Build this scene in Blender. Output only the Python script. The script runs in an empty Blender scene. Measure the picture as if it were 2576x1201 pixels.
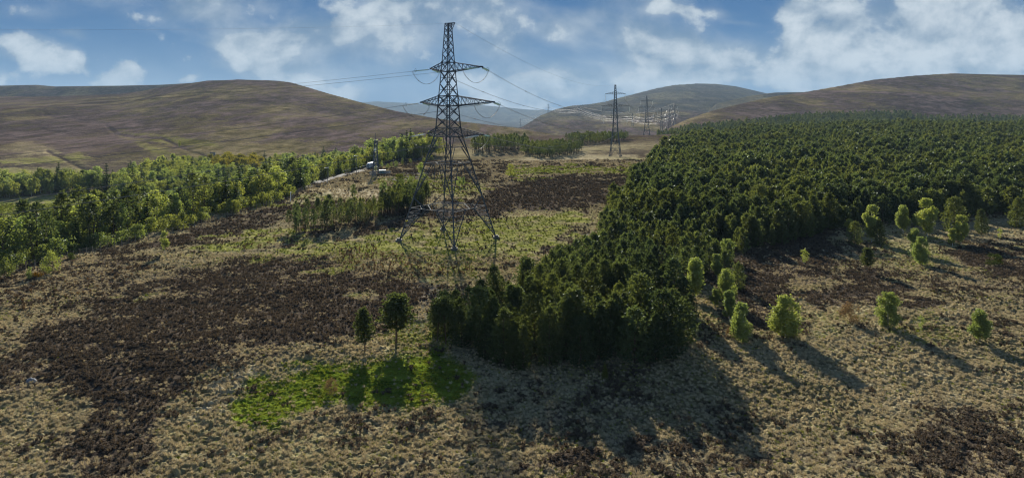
import bpy, math, random
import numpy as np
from math import radians as R
from mathutils import Vector
random.seed(4); RNG = np.random.default_rng(11)
sc = bpy.context.scene
# ---------------------------------------------------------------- camera / sky / sun
FU, HU, HV, CAMZ = 1678.0, 1288.0, 272.0, 33.0      # focal length, centre column, horizon row in the 2576 px wide photograph
cd = bpy.data.cameras.new('camera'); cam = bpy.data.objects.new('camera', cd); sc.collection.objects.link(cam)
cam.location = (0, 0, CAMZ); cam.rotation_euler = (R(90), 0, 0)
cd.sensor_width = 36; cd.lens = 36 * FU / 2576; cd.shift_y = -(600.5 - HV) / 2576
cd.clip_start = 1; cd.clip_end = 30000; sc.camera = cam
SUN_EL, SUN_AZ = R(21), R(-8)                         # azimuth from +Y, negative = to the left
w = bpy.data.worlds.new('World'); sc.world = w; w.use_nodes = True
sc.view_settings.view_transform = 'Standard'; sc.view_settings.look = 'None'
sc.view_settings.exposure = 0.97; sc.view_settings.gamma = 1
cy = sc.cycles
cy.max_bounces = 5; cy.diffuse_bounces = 3; cy.glossy_bounces = 2; cy.transmission_bounces = 3
cy.volume_bounces = 0; cy.use_adaptive_sampling = True; cy.adaptive_threshold = .006; cy.adaptive_min_samples = 48; cy.time_limit = 780; cy.use_denoising = True; cy.denoising_prefilter = 'ACCURATE'; cy.filter_width = 1.2; cy.transparent_max_bounces = 4; cy.sample_clamp_indirect = 4
sl = bpy.data.lights.new('sun', 'SUN'); sl.energy = 5.0; sl.angle = R(0.53); sl.color = (1, .93, .80)
so = bpy.data.objects.new('sun', sl); sc.collection.objects.link(so)
sdir = Vector((math.sin(SUN_AZ) * math.cos(SUN_EL), math.cos(SUN_AZ) * math.cos(SUN_EL), math.sin(SUN_EL)))
so.rotation_euler = sdir.to_track_quat('Z', 'Y').to_euler(); so.location = (0, 0, 400)

class NT:
    def __init__(s, t): s.t = t; s.n = t.nodes; s.l = t.links
    def node(s, k, **kw):
        n = s.n.new(k)
        for a, b in kw.items(): setattr(n, a, b)
        return n
    def link(s, a, b): s.l.new(a, b)
    def put(s, sock, v):
        if isinstance(v, bpy.types.NodeSocket): s.l.new(v, sock)
        elif v is not None:
            if isinstance(v, (tuple, list)) and len(v) == 3 and sock.type == 'RGBA': v = (*v, 1)
            sock.default_value = v
    def m(s, op, a, b=None, c=None, clamp=False):
        n = s.n.new('ShaderNodeMath'); n.operation = op; n.use_clamp = clamp
        for i, v in enumerate((a, b, c)):
            if v is not None: s.put(n.inputs[i], v)
        return n.outputs[0]
    def mix(s, f, a, b, mode='MIX'):
        n = s.n.new('ShaderNodeMix'); n.data_type = 'RGBA'; n.blend_type = mode
        s.put(n.inputs[0], f); s.put(n.inputs[6], a); s.put(n.inputs[7], b)
        return n.outputs[2]
    def noise(s, vec, scale, det=4, rough=.55, dist=0):
        n = s.n.new('ShaderNodeTexNoise'); s.put(n.inputs['Vector'], vec)
        n.inputs['Scale'].default_value = scale; n.inputs['Detail'].default_value = det
        n.inputs['Roughness'].default_value = rough; n.inputs['Distortion'].default_value = dist
        return n.outputs['Fac']
    def ramp(s, f, lo, hi, a=0., b=1.):
        n = s.n.new('ShaderNodeMapRange'); n.interpolation_type = 'SMOOTHSTEP'
        s.put(n.inputs[0], f); n.inputs[1].default_value = lo; n.inputs[2].default_value = hi
        n.inputs[3].default_value = a; n.inputs[4].default_value = b
        return n.outputs[0]
    def xyz(s, x, y, z):
        n = s.n.new('ShaderNodeCombineXYZ')
        for i, v in enumerate((x, y, z)): s.put(n.inputs[i], v)
        return n.outputs[0]

def build_world():
    t = NT(w.node_tree)
    for n in list(t.n): t.n.remove(n)
    out = t.node('ShaderNodeOutputWorld')
    sky = t.node('ShaderNodeTexSky', sky_type='NISHITA'); sky.sun_disc = False
    sky.sun_elevation = SUN_EL; sky.sun_rotation = SUN_AZ; sky.altitude = 300; sky.air_density = 1; sky.dust_density = .6; sky.ozone_density = 2.5
    tc = t.node('ShaderNodeTexCoord'); sep = t.node('ShaderNodeSeparateXYZ'); t.link(tc.outputs['Generated'], sep.inputs[0])
    x, y, z = sep.outputs
    yy = t.m('MAXIMUM', t.m('ABSOLUTE', y), .12)
    s_ = t.m('DIVIDE', x, yy); e_ = t.m('DIVIDE', z, yy)          # slope coordinates of the direction
    # warp
    p = t.xyz(s_, t.m('MULTIPLY', e_, 1.25), 0)
    wn = t.node('ShaderNodeTexNoise'); t.link(p, wn.inputs['Vector']); wn.inputs['Scale'].default_value = 5; wn.inputs['Detail'].default_value = 5
    wv = t.node('ShaderNodeVectorMath', operation='SUBTRACT'); t.link(wn.outputs['Color'], wv.inputs[0]); wv.inputs[1].default_value = (.5, .5, .5)
    ws = t.node('ShaderNodeSeparateXYZ'); t.link(wv.outputs[0], ws.inputs[0])
    sx = t.m('ADD', s_, t.m('MULTIPLY', ws.outputs[0], .10)); ey = t.m('ADD', e_, t.m('MULTIPLY', ws.outputs[1], .09))
    # cloud banks: (column, row, half width, half height, weight) in the photograph's directions
    blobs = CLOUDS
    acc = None
    for (u, v, a, b, wt) in blobs:
        cx, cz = (u - HU) / FU, (HV - v) / FU
        d2 = t.m('ADD', t.m('POWER', t.m('DIVIDE', t.m('SUBTRACT', sx, cx), a / FU), 2), t.m('POWER', t.m('DIVIDE', t.m('SUBTRACT', ey, cz), b / FU), 2))
        g = t.m('MULTIPLY', t.m('EXPONENT', t.m('MULTIPLY', d2, -1.)), wt)
        acc = g if acc is None else t.m('ADD', acc, g)
    acc = t.m('MINIMUM', acc, 1.0)
    n1 = t.noise(p, 8.5, 12, .60, .12)
    n2 = t.noise(t.xyz(t.m('ADD', s_, t.m('MULTIPLY', e_, .5)), t.m('MULTIPLY', e_, 1.9), 3.3), 3.4, 11, .60, .35)
    n4 = t.noise(p, 34, 8, .62, .1)
    dens = t.m('ADD', acc, t.m('ADD', t.m('MULTIPLY', t.m('SUBTRACT', n1, .5), 2.8), t.m('MULTIPLY', t.m('SUBTRACT', n4, .5), .75)))
    cum = t.ramp(dens, .28, .74)
    thin = t.m('MULTIPLY', t.ramp(t.m('ADD', n2, t.m('MULTIPLY', acc, .25)), .44, .74), .80)
    lowband = t.ramp(e_, .13, -.02, 0, .35)
    tot = t.m('MAXIMUM', cum, t.m('MAXIMUM', thin, lowband))
    p2 = t.xyz(t.m('ADD', s_, .010), t.m('ADD', t.m('MULTIPLY', e_, 1.25), .032), 0)
    n3 = t.noise(p2, 8.5, 8, .60, .12)
    rel = t.ramp(t.m('SUBTRACT', n1, n3), -.18, .18)
    core = t.ramp(dens, .35, 1.3)
    lit = t.m('ADD', t.m('MULTIPLY', rel, .60), t.m('MULTIPLY', core, .45))
    ccol = t.mix(lit, (.15, .235, .34), (.55, .61, .66))
    skycol = t.mix(t.ramp(e_, -.02, .30), (.062, .190, .375), (.006, .078, .255))
    bgc = t.mix(tot, skycol, ccol)
    bg1 = t.node('ShaderNodeBackground'); t.link(bgc, bg1.inputs[0]); bg1.inputs[1].default_value = .59
    bg2 = t.node('ShaderNodeBackground'); t.link(sky.outputs[0], bg2.inputs[0]); bg2.inputs[1].default_value = .05
    # behind and high overhead the plain sky model, in front the cloud sky
    f = t.m('MULTIPLY', t.ramp(y, -.1, .45), t.ramp(z, .75, .45))
    mx = t.node('ShaderNodeMixShader'); t.put(mx.inputs[0], f); t.link(bg2.outputs[0], mx.inputs[1]); t.link(bg1.outputs[0], mx.inputs[2])
    t.link(mx.outputs[0], out.inputs[0])
CLOUDS = [(50, 120, 80, 40, .9), (120, 150, 80, 35, .9), (190, 145, 45, 35, .6), (185, 72, 35, 16, .7), (325, 150, 32, 30, 1.1), (300, 190, 50, 32, 1.1), (0, 205, 25, 18, .8),
          (590, 100, 50, 25, .9), (640, 130, 60, 35, 1.0), (690, 165, 70, 45, 1.15), (730, 110, 50, 40, .8), (800, 85, 80, 28, .85), (930, 60, 110, 40, .75), (1050, 30, 120, 40, .75), (1040, 105, 80, 40, .6), (1230, 55, 90, 45, .8), (1250, 110, 60, 25, .5),
          (500, 188, 35, 16, .8), (760, 205, 60, 25, .9), (880, 235, 60, 22, .9), (1200, 190, 60, 25, .6), (1290, 210, 70, 35, 1.1), (1350, 240, 80, 35, 1.1), (1390, 195, 30, 30, .9), (1270, 250, 120, 20, .9), (1450, 215, 60, 30, .7),
          (1470, 50, 80, 30, .5), (1670, 28, 45, 14, .8), (1770, 42, 65, 14, .6), (1400, 80, 60, 25, .5), (1600, 85, 35, 25, 1.0), (1640, 120, 70, 35, 1.15), (1710, 150, 80, 45, 1.1), (1600, 200, 90, 35, .7), (1790, 200, 110, 40, .7), (1850, 150, 60, 30, .5),
          (2010, 20, 45, 35, 1.2), (2070, 60, 85, 50, 1.25), (2110, 110, 95, 50, 1.2), (2040, 130, 80, 45, 1.1), (2150, 170, 130, 50, 1.1), (2000, 200, 90, 35, .9), (2260, 150, 120, 55, .9), (2320, 60, 110, 60, .75), (2420, 30, 80, 40, .8), (2500, 90, 90, 70, .95), (2420, 150, 150, 60, .95),
          (2200, 120, 170, 110, .55), (2450, 110, 200, 130, .6), (1700, 180, 160, 60, .35), (1320, 220, 150, 45, .4), (2300, 220, 300, 30, .6), (520, 15, 110, 22, .7), (380, 40, 90, 18, .4), (60, 20, 140, 18, .3), (1850, 60, 40, 8, .5)]
build_world()

# ---------------------------------------------------------------- numpy noise
def _h(ix, iy, s):
    n = (ix.astype(np.int64) * 374761393 + iy.astype(np.int64) * 668265263 + s * 982451653) & 0xffffffff
    n = ((n ^ (n >> 13)) * 1274126177) & 0xffffffff
    n = n ^ (n >> 16)
    return (n & 0xffff) / 65535.0
def vnoise(x, y, s=0):
    ix = np.floor(x); iy = np.floor(y); fx = x - ix; fy = y - iy
    fx = fx * fx * (3 - 2 * fx); fy = fy * fy * (3 - 2 * fy)
    a = _h(ix, iy, s); b = _h(ix + 1, iy, s); c = _h(ix, iy + 1, s); d = _h(ix + 1, iy + 1, s)
    return (a + (b - a) * fx) * (1 - fy) + (c + (d - c) * fx) * fy
def fbm(x, y, sc_, o=4, s=0, g=.5):
    r = 0; a = 1; t = 0
    for i in range(o):
        r = r + a * vnoise(x / sc_ + 17.3 * i, y / sc_ - 9.1 * i, s + i); t += a; a *= g; sc_ *= .5
    return r / t - .5
def sst(a, b, x):
    t = np.clip((x - a) / (b - a), 0, 1); return t * t * (3 - 2 * t)
def ipl(x, pts): p = np.array(pts, float); return np.interp(x, p[:, 0], p[:, 1])

# ---------------------------------------------------------------- the lie of the land
EDGE = [(-105, 0), (-103, 60), (-99, 130), (-90, 171), (-83, 214), (-78, 235), (-75, 300), (-65, 420), (-50, 555), (-30, 700), (10, 850), (60, 1000), (80, 1300)]   # X of plateau edge by Y
EY = [(b, a) for a, b in EDGE]
# hills: skyline (column,row), ridge distance by column, near foot as fraction of the ridge distance, foot height, roughness
HILLS = [
 dict(sky=[(-900, 260), (-300, 246), (0, 242), (100, 243), (200, 240), (300, 236), (360, 228), (440, 214), (520, 203), (600, 200), (700, 203), (730, 207), (760, 215), (830, 236), (900, 255), (1000, 280), (1100, 298), (1200, 310), (1300, 322), (1380, 335), (1425, 352), (1500, 385), (1700, 420)],
      D=[(0, 1750), (700, 1850), (900, 1650), (1200, 1300), (1425, 1020), (1600, 900)], F=[(0, 520), (320, 600), (700, 720), (1100, 780), (1425, 800)], zf=-27, n=5),
 dict(sky=[(-900, 200), (-200, 209), (0, 215), (90, 213), (140, 217), (220, 216), (300, 215), (400, 213), (520, 206), (700, 215), (1000, 300), (1200, 460)], D=[(0, 2700)], F=[(0, 1750)], zf=-90, n=6),
 dict(sky=[(500, 300), (700, 290), (890, 258), (950, 254), (1040, 259), (1100, 263), (1160, 259), (1230, 265), (1330, 275), (1400, 277), (1500, 290), (1700, 330)], D=[(0, 12500)], F=[(0, 8500)], zf=-230, n=14),
 dict(sky=[(1000, 400), (1200, 350), (1315, 318), (1360, 290), (1400, 274), (1440, 265), (1480, 262), (1520, 256), (1560, 245), (1600, 235), (1650, 222), (1700, 213), (1750, 210), (1800, 211), (1850, 217), (1900, 228), (1940, 238), (2000, 243), (2100, 250), (2400, 300)],
      D=[(1200, 2300), (1315, 2500), (1400, 3400), (1560, 4600), (1750, 5200)], F=[(1200, 1300), (1315, 1250), (1750, 1500)], zf=-70, n=10),
 dict(sky=[(1500, 460), (1760, 300), (1800, 262), (1880, 242), (1910, 237), (1950, 232), (2020, 231), (2100, 240), (2300, 260)], D=[(0, 2900)], F=[(0, 2100)], zf=-60, n=6),
 dict(sky=[(1400, 420), (1600, 368), (1660, 335), (1700, 313), (1740, 296), (1800, 276), (1860, 262), (1920, 248), (1960, 240), (2020, 232), (2100, 218), (2200, 200), (2300, 190), (2400, 184), (2500, 187), (2576, 188), (3000, 205), (3800, 240)],
      D=[(1500, 1400), (1700, 1500), (2000, 1800), (2400, 2000)], F=[(1500, 950), (2000, 1050), (2576, 1000)], zf=-22, n=6),
]
def base_ground(X, Y):
    xf = ipl(Y, EY)
    z = -27 * sst(0, 115, xf - X)
    z = z + 8.5 * sst(90, 420, X) * sst(150, 700, Y)
    fall = sst(790, 1080, Y + .1 * X)
    z = z * (1 - fall) + (-24) * fall - 130 * sst(1250, 2600, Y)
    z = z + 1.6 * fbm(X, Y, 60, 3, 5) * sst(60, 150, Y) + 1.2 * fbm(X + 400, Y, 22, 2, 9)
    z = z - .9 * np.exp(-((X - 40) / 60) ** 2 - ((Y - 74) / 14) ** 2)
    return z
GULL = [[(112, 288), (180, 300), (265, 312), (290, 335), (340, 345), (403, 346), (425, 355), (462, 373), (513, 390), (560, 400)],
        [(120, 380), (150, 395), (183, 410), (210, 425), (240, 445)], [(840, 330), (900, 345), (960, 352), (1010, 368)], [(0, 419), (90, 417), (176, 414), (250, 411), (330, 409)]]
def seg_dist(u, v, pts):
    d = np.full(u.shape, 1e9)
    for (a, b), (c, e) in zip(pts[:-1], pts[1:]):
        L2 = (c - a) ** 2 + (e - b) ** 2
        t = np.clip(((u - a) * (c - a) + (v - b) * (e - b)) / L2, 0, 1)
        d = np.minimum(d, np.hypot(u - a - t * (c - a), v - b - t * (e - b)))
    return d
def ground(X, Y):
    X = np.asarray(X, float); Y = np.asarray(Y, float)
    z = base_ground(X, Y); Yc = np.maximum(Y, 1.); U = HU + FU * X / Yc
    m = Y > 450
    if not m.any(): return z
    zo = z[m]; Xm = X[m]; Ym = Y[m]; Um = U[m]
    lf = fbm(Xm, Ym, 420, 4, 31); mf = fbm(Xm, Ym * .6, 90, 5, 47)
    for k, h in enumerate(HILLS):
        D = ipl(Um, h['D']); F = ipl(Um, h['F']); H = CAMZ + (HV - ipl(Um, h['sky'])) * D / FU
        t = (Ym - F) / (D - F)
        f = h['zf'] + (H - h['zf']) * np.clip(t, 0, 1) ** 1.08
        wv = np.clip(t, 0, 1) * np.clip(1 - t, 0, 1) * 4
        f = f + wv * (lf * h['n'] * 4.5 + mf * h['n'] * 1.3) + np.clip(t * 3, 0, 1) * mf * h['n'] * .3
        f = np.where(t > 1, H - (Ym - D) * .12 - .00002 * (Ym - D) ** 2, f)
        f = np.where(t < 0, -200, f)
        a = np.maximum(zo, f); b = np.minimum(zo, f); k_ = 3.
        zo = a + np.where(a - b < k_, (k_ - (a - b)) ** 2 / (4 * k_), 0) * 1.
    V = HV + (CAMZ - zo) * FU / Ym
    for g in GULL[:3]:
        q = (Um < 1100) & (Ym < 1800)
        if q.any():
            dd = seg_dist(Um[q], V[q], g); zo[q] -= 1.4 * np.exp(-(dd / 6.) ** 2) * sst(480, 640, Ym[q])
    z = z.copy(); z[m] = zo
    return z
def gz(x, y): return float(ground(np.array([x]), np.array([y]))[0])
def proj(X, Y, Z): return HU + FU * X / Y, HV + (CAMZ - Z) * FU / Y
YM = np.concatenate([np.arange(45, 400, .5), np.arange(400, 1200, 2), np.geomspace(1200, 15000, 700)])
def cast(u, v):                                       # the ground point seen at this place of the photograph
    xs = (u - HU) / FU * YM; zs = ground(xs, YM); vv = HV + (CAMZ - zs) * FU / YM
    i = int(np.argmax(vv <= v)) if (vv <= v).any() else len(YM) - 1
    if i > 0:
        t = (vv[i - 1] - v) / max(vv[i - 1] - vv[i], 1e-6); y = YM[i - 1] + (YM[i] - YM[i - 1]) * min(max(t, 0), 1)
    else: y = YM[0]
    x = (u - HU) / FU * y
    return Vector((x, y, gz(x, y)))
def inside(u, v, poly):
    c = np.zeros(u.shape, bool); n = len(poly)
    for i in range(n):
        x1, y1 = poly[i]; x2, y2 = poly[(i + 1) % n]
        if y1 == y2: continue
        c ^= ((y1 > v) != (y2 > v)) & (u < (x2 - x1) * (v - y1) / (y2 - y1) + x1)
    return c
def sdf(u, v, poly):
    d = np.full(u.shape, 60.); xs = [p[0] for p in poly]; ys = [p[1] for p in poly]
    q = (u > min(xs) - 60) & (u < max(xs) + 60) & (v > min(ys) - 60) & (v < max(ys) + 60)
    r = np.full(u.shape, -60.)
    if q.any():
        dq = seg_dist(u[q], v[q], list(poly) + [poly[0]]); dq = np.minimum(dq, 60)
        r[q] = np.where(inside(u[q], v[q], poly), dq, -dq)
    return r

# ---------------------------------------------------------------- materials
def material(name):
    m = bpy.data.materials.new(name); m.use_nodes = True; t = NT(m.node_tree)
    for n in list(t.n): t.n.remove(n)
    return m, t
def simple(name, col, rough=.6, metal=0., var=.12, nscale=1.5, spec=.4):
    m, t = material(name); o = t.node('ShaderNodeOutputMaterial'); b = t.node('ShaderNodeBsdfPrincipled')
    g = t.node('ShaderNodeTexCoord'); n = t.noise(g.outputs['Object'], nscale, 5)
    c = t.mix(t.ramp(n, .3, .7), tuple(x * (1 - var) for x in col), tuple(min(1, x * (1 + var)) for x in col))
    t.link(c, b.inputs['Base Color']); b.inputs['Roughness'].default_value = rough; b.inputs['Metallic'].default_value = metal
    b.inputs['Specular IOR Level'].default_value = spec
    t.link(b.outputs[0], o.inputs[0]); return m
def foliage(name, c0, c1, transl=.4, tcol=None, var=.35, gloss=.0):
    """leaf material: hue and value wander from leaf to leaf and from tree to tree"""
    m, t = material(name); o = t.node('ShaderNodeOutputMaterial')
    geo = t.node('ShaderNodeNewGeometry'); oi = t.node('ShaderNodeObjectInfo'); tc = t.node('ShaderNodeTexCoord')
    r = geo.outputs['Random Per Island']; q = oi.outputs['Random']
    n = t.noise(tc.outputs['Object'], .9, 3)
    f = t.m('ADD', t.m('MULTIPLY', r, .45), t.m('ADD', t.m('MULTIPLY', q, .40), t.m('MULTIPLY', n, .3)))
    c = t.mix(t.m('SUBTRACT', f, .07, clamp=True), c0, c1)
    lv_ = t.noise(oi.outputs['Location'], .028, 3, .6)
    f2 = t.ramp(lv_, .42, .62, 0, .55 if 'pine' in name or 'leaves' in name else 0)
    c = t.mix(f2, c, tuple(min(1, a * b) for a, b in zip(c1, (1.35, 1.15, .75))))
    val = t.m('ADD', 1 - var / 2, t.m('MULTIPLY', t.m('FRACT', t.m('MULTIPLY', q, 7.31)), var))
    cc = t.mix(1.0, c, t.xyz(val, val, val), 'MULTIPLY')
    tc2 = t.mix(1.0, cc, tcol or (1.5, 1.35, .55), 'MULTIPLY')
    d = t.node('ShaderNodeBsdfDiffuse'); t.link(cc, d.inputs[0])
    tr = t.node('ShaderNodeBsdfTranslucent'); t.link(tc2, tr.inputs[0])
    mx = t.node('ShaderNodeMixShader'); mx.inputs[0].default_value = transl
    t.link(d.outputs[0], mx.inputs[1]); t.link(tr.outputs[0], mx.inputs[2]); fin = mx.outputs[0]
    if gloss:
        gl = t.node('ShaderNodeBsdfGlossy'); gl.inputs['Roughness'].default_value = .45; gl.inputs[0].default_value = (.9, 1, .95, 1)
        m2 = t.node('ShaderNodeMixShader'); m2.inputs[0].default_value = gloss; t.link(fin, m2.inputs[1]); t.link(gl.outputs[0], m2.inputs[2]); fin = m2.outputs[0]
    t.link(fin, o.inputs[0]); return m
M = {}
M['pine'] = foliage('pine_needles', (.044, .070, .038), (.112, .142, .062), .42, (1.35, 1.3, .6), .5, .03)
M['pine_yellow'] = foliage('young_pine_needles', (.07, .09, .02), (.13, .14, .03), .35, (1.5, 1.4, .5), .3, .02)
M['spruce'] = foliage('spruce_needles', (.026, .054, .016), (.056, .092, .024), .32, (1.4, 1.5, .5), .4, .02)
M['birch'] = foliage('birch_leaves', (.16, .215, .085), (.27, .32, .13), .48, (1.3, 1.3, .60), .25, .02)
M['birch_pale'] = foliage('birch_leaves_pale', (.20, .26, .11), (.30, .34, .15), .48, (1.3, 1.35, .6), .25, .02)
M['leaf'] = foliage('broad_leaves', (.085, .125, .050), (.215, .255, .095), .47, (1.35, 1.3, .6), .5, .02)
M['leaf_dark'] = foliage('dark_leaves', (.035, .055, .022), (.07, .09, .03), .35, (1.4, 1.4, .5), .4)
M['leaf_gold'] = foliage('golden_leaves', (.15, .15, .045), (.23, .22, .06), .45, (1.4, 1.3, .5), .3)
M['gorse'] = foliage('gorse_flowers', (.45, .22, .01), (.55, .30, .02), .3, (1.1, 1, .5), .2)
M['straw'] = foliage('dry_grass', (.42, .365, .25), (.64, .565, .42), .38, (1.1, 1., .7), .35)
M['heather'] = foliage('heather_twigs', (.072, .058, .046), (.175, .142, .108), .28, (1.2, 1., .6), .5)
M['rush'] = foliage('rush_stems', (.16, .11, .07), (.26, .19, .11), .25, (1.2, 1., .6), .4)
M['grass'] = foliage('green_grass', (.16, .185, .03), (.31, .32, .07), .45, (1.3, 1.35, .5), .3)
M['bark'] = simple('pine_bark', (.10, .065, .045), .9)
M['birch_bark'] = simple('birch_bark', (.52, .50, .46), .8, var=.3, nscale=3)
M['steel'] = simple('galvanised_steel', (.075, .09, .115), .85, .0, .2, .8, .08)
M['steel_far'] = simple('weathered_steel', (.10, .12, .15), .6, .2, .15, .8, .2)
M['glass_ins'] = simple('glass_discs', (.50, .68, .64), .12, 0., .1, 6, 1.)
M['porcelain'] = simple('pale_insulator_glass', (.78, .84, .84), .2, 0., .08, 4, .8)
M['wire'] = simple('aluminium_wire', (.26, .24, .23), .6, .1, .1, .1)
M['wire_glint'] = simple('glint_aluminium_wire', (.52, .51, .50), .6, .0, .05, .02)  # sun glints on the far wires painted in as a paler base colour
M['concrete'] = simple('concrete', (.16, .15, .14), .9)
M['wood'] = simple('grey_fence_wood', (.20, .17, .14), .9)
M['white'] = simple('white_paint', (.78, .80, .80), .4)
M['truck_side'] = simple('silver_curtain', (.42, .40, .42), .4)
M['glass'] = simple('dark_glass', (.03, .04, .05), .1, spec=1.)
M['rubber'] = simple('tyre_rubber', (.03, .03, .03), .9)
M['teal'] = simple('blue_green_paint', (.10, .26, .28), .5)
M['rock'] = simple('grey_rock', (.22, .24, .27), .85, var=.4, nscale=3)
M['asphalt'] = simple('wet_asphalt', (.06, .06, .065), .85, var=.15, nscale=.5, spec=.1)
M['gravel'] = simple('gravel', (.22, .21, .19), .9, var=.25, nscale=2)
M['yellow_plate'] = simple('yellow_plate', (.75, .55, .03), .5)

# ---------------------------------------------------------------- object helpers
C = sc.collection
def mesh_np(name, V, F, mat=None, idx=None):
    me = bpy.data.meshes.new(name); V = np.asarray(V, np.float32); F = np.asarray(F, np.int32); k = F.shape[1]
    me.vertices.add(len(V)); me.vertices.foreach_set('co', V.ravel())
    me.loops.add(F.size); me.loops.foreach_set('vertex_index', F.ravel())
    me.polygons.add(len(F)); me.polygons.foreach_set('loop_start', np.arange(0, F.size, k, dtype=np.int32))
    for m_ in (mat if isinstance(mat, (list, tuple)) else [mat]):
        if m_: me.materials.append(m_)
    if idx is not None: me.polygons.foreach_set('material_index', np.asarray(idx, np.int32))
    me.update(calc_edges=True); return me
def link(name, me, parent=None, loc=None):
    o = bpy.data.objects.new(name, me); C.objects.link(o)
    if parent: o.parent = parent
    if loc is not None: o.location = loc
    return o
def tag(o, label=None, cat=None, group=None, kind=None):
    for k, v in (('label', label), ('category', cat), ('group', group), ('kind', kind)):
        if v: o[k] = v
    return o
def empty(name, loc=(0, 0, 0), rz=0, s=1):
    o = bpy.data.objects.new(name, None); C.objects.link(o); o.location = loc; o.rotation_euler = (0, 0, rz); o.scale = (s, s, s) if not isinstance(s, tuple) else s
    o.empty_display_size = .5
    return o
def kids(o): return [c for c in bpy.data.objects if c.parent == o]
KC = {}
def copy_tree(src, loc, rz, s=1, label=None, group=None):
    if src.name not in KC: KC[src.name] = [(c, kids(c)) for c in kids(src)]
    r = src.copy(); C.objects.link(r); r.location = loc; r.rotation_euler = (0, 0, rz); r.scale = s if isinstance(s, tuple) else (s, s, s)
    if label: r['label'] = label
    if group: r['group'] = group
    for c, gs in KC[src.name]:
        d = c.copy(); C.objects.link(d); d.parent = r
        for g in gs: e = g.copy(); C.objects.link(e); e.parent = d
    return r
class MB:
    """collects bars, tubes and boxes into one mesh"""
    def __init__(s): s.v = []; s.f = []; s.m = []; s.n = 0
    def add(s, V, F, m=0):
        V = np.asarray(V, float); s.v.append(V)
        for f in F: s.f.append(tuple(i + s.n for i in f)); s.m.append(m)
        s.n += len(V)
    def bar(s, p, q, w_=.12, h=None, m=0):
        p = Vector(p); q = Vector(q); d = q - p
        if d.length < 1e-4: return
        d.normalize(); a = d.cross(Vector((0, 0, 1)))
        if a.length < .05: a = d.cross(Vector((0, 1, 0)))
        a.normalize(); b = d.cross(a); h = h or w_
        vs = [c + a * (i * w_ / 2) + b * (j * h / 2) for c in (p, q) for i, j in ((-1, -1), (1, -1), (1, 1), (-1, 1))]
        s.add([tuple(v) for v in vs], [(0, 3, 2, 1), (4, 5, 6, 7), (0, 1, 5, 4), (1, 2, 6, 5), (2, 3, 7, 6), (3, 0, 4, 7)], m)
    def box(s, c, d, m=0):
        x, y, z = c; a, b, e = d[0] / 2, d[1] / 2, d[2] / 2
        s.add([(x + i * a, y + j * b, z + k * e) for k in (-1, 1) for i, j in ((-1, -1), (1, -1), (1, 1), (-1, 1))],
              [(0, 3, 2, 1), (4, 5, 6, 7), (0, 1, 5, 4), (1, 2, 6, 5), (2, 3, 7, 6), (3, 0, 4, 7)], m)
    def tube(s, pts, r, k=6, m=0):
        pts = [Vector(p) for p in pts]; rs = r if isinstance(r, (list, tuple)) else [r] * len(pts); V = []; F = []
        for i, p in enumerate(pts):
            d = (pts[min(i + 1, len(pts) - 1)] - pts[max(i - 1, 0)]).normalized()
            a = d.cross(Vector((0, 0, 1)))
            if a.length < .05: a = d.cross(Vector((0, 1, 0)))
            a.normalize(); b = d.cross(a)
            for j in range(k):
                t = 2 * math.pi * j / k; V.append(tuple(p + a * math.cos(t) * rs[i] + b * math.sin(t) * rs[i]))
        for i in range(len(pts) - 1):
            for j in range(k): F.append((i * k + j, i * k + (j + 1) % k, (i + 1) * k + (j + 1) % k, (i + 1) * k + j))
        F.append(tuple(range(k - 1, -1, -1))); F.append(tuple((len(pts) - 1) * k + j for j in range(k)))
        s.add(V, F, m)
    def build(s, name, mats, parent=None, loc=None, smooth=False):
        me = bpy.data.meshes.new(name); me.from_pydata(np.concatenate(s.v).tolist(), [], s.f)
        for q in (mats if isinstance(mats, (list, tuple)) else [mats]): me.materials.append(q)
        me.polygons.foreach_set('material_index', np.array(s.m, np.int32))
        if smooth: me.polygons.foreach_set('use_smooth', np.ones(len(s.f), bool))
        me.update(); return link(name, me, parent, loc)

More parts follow.
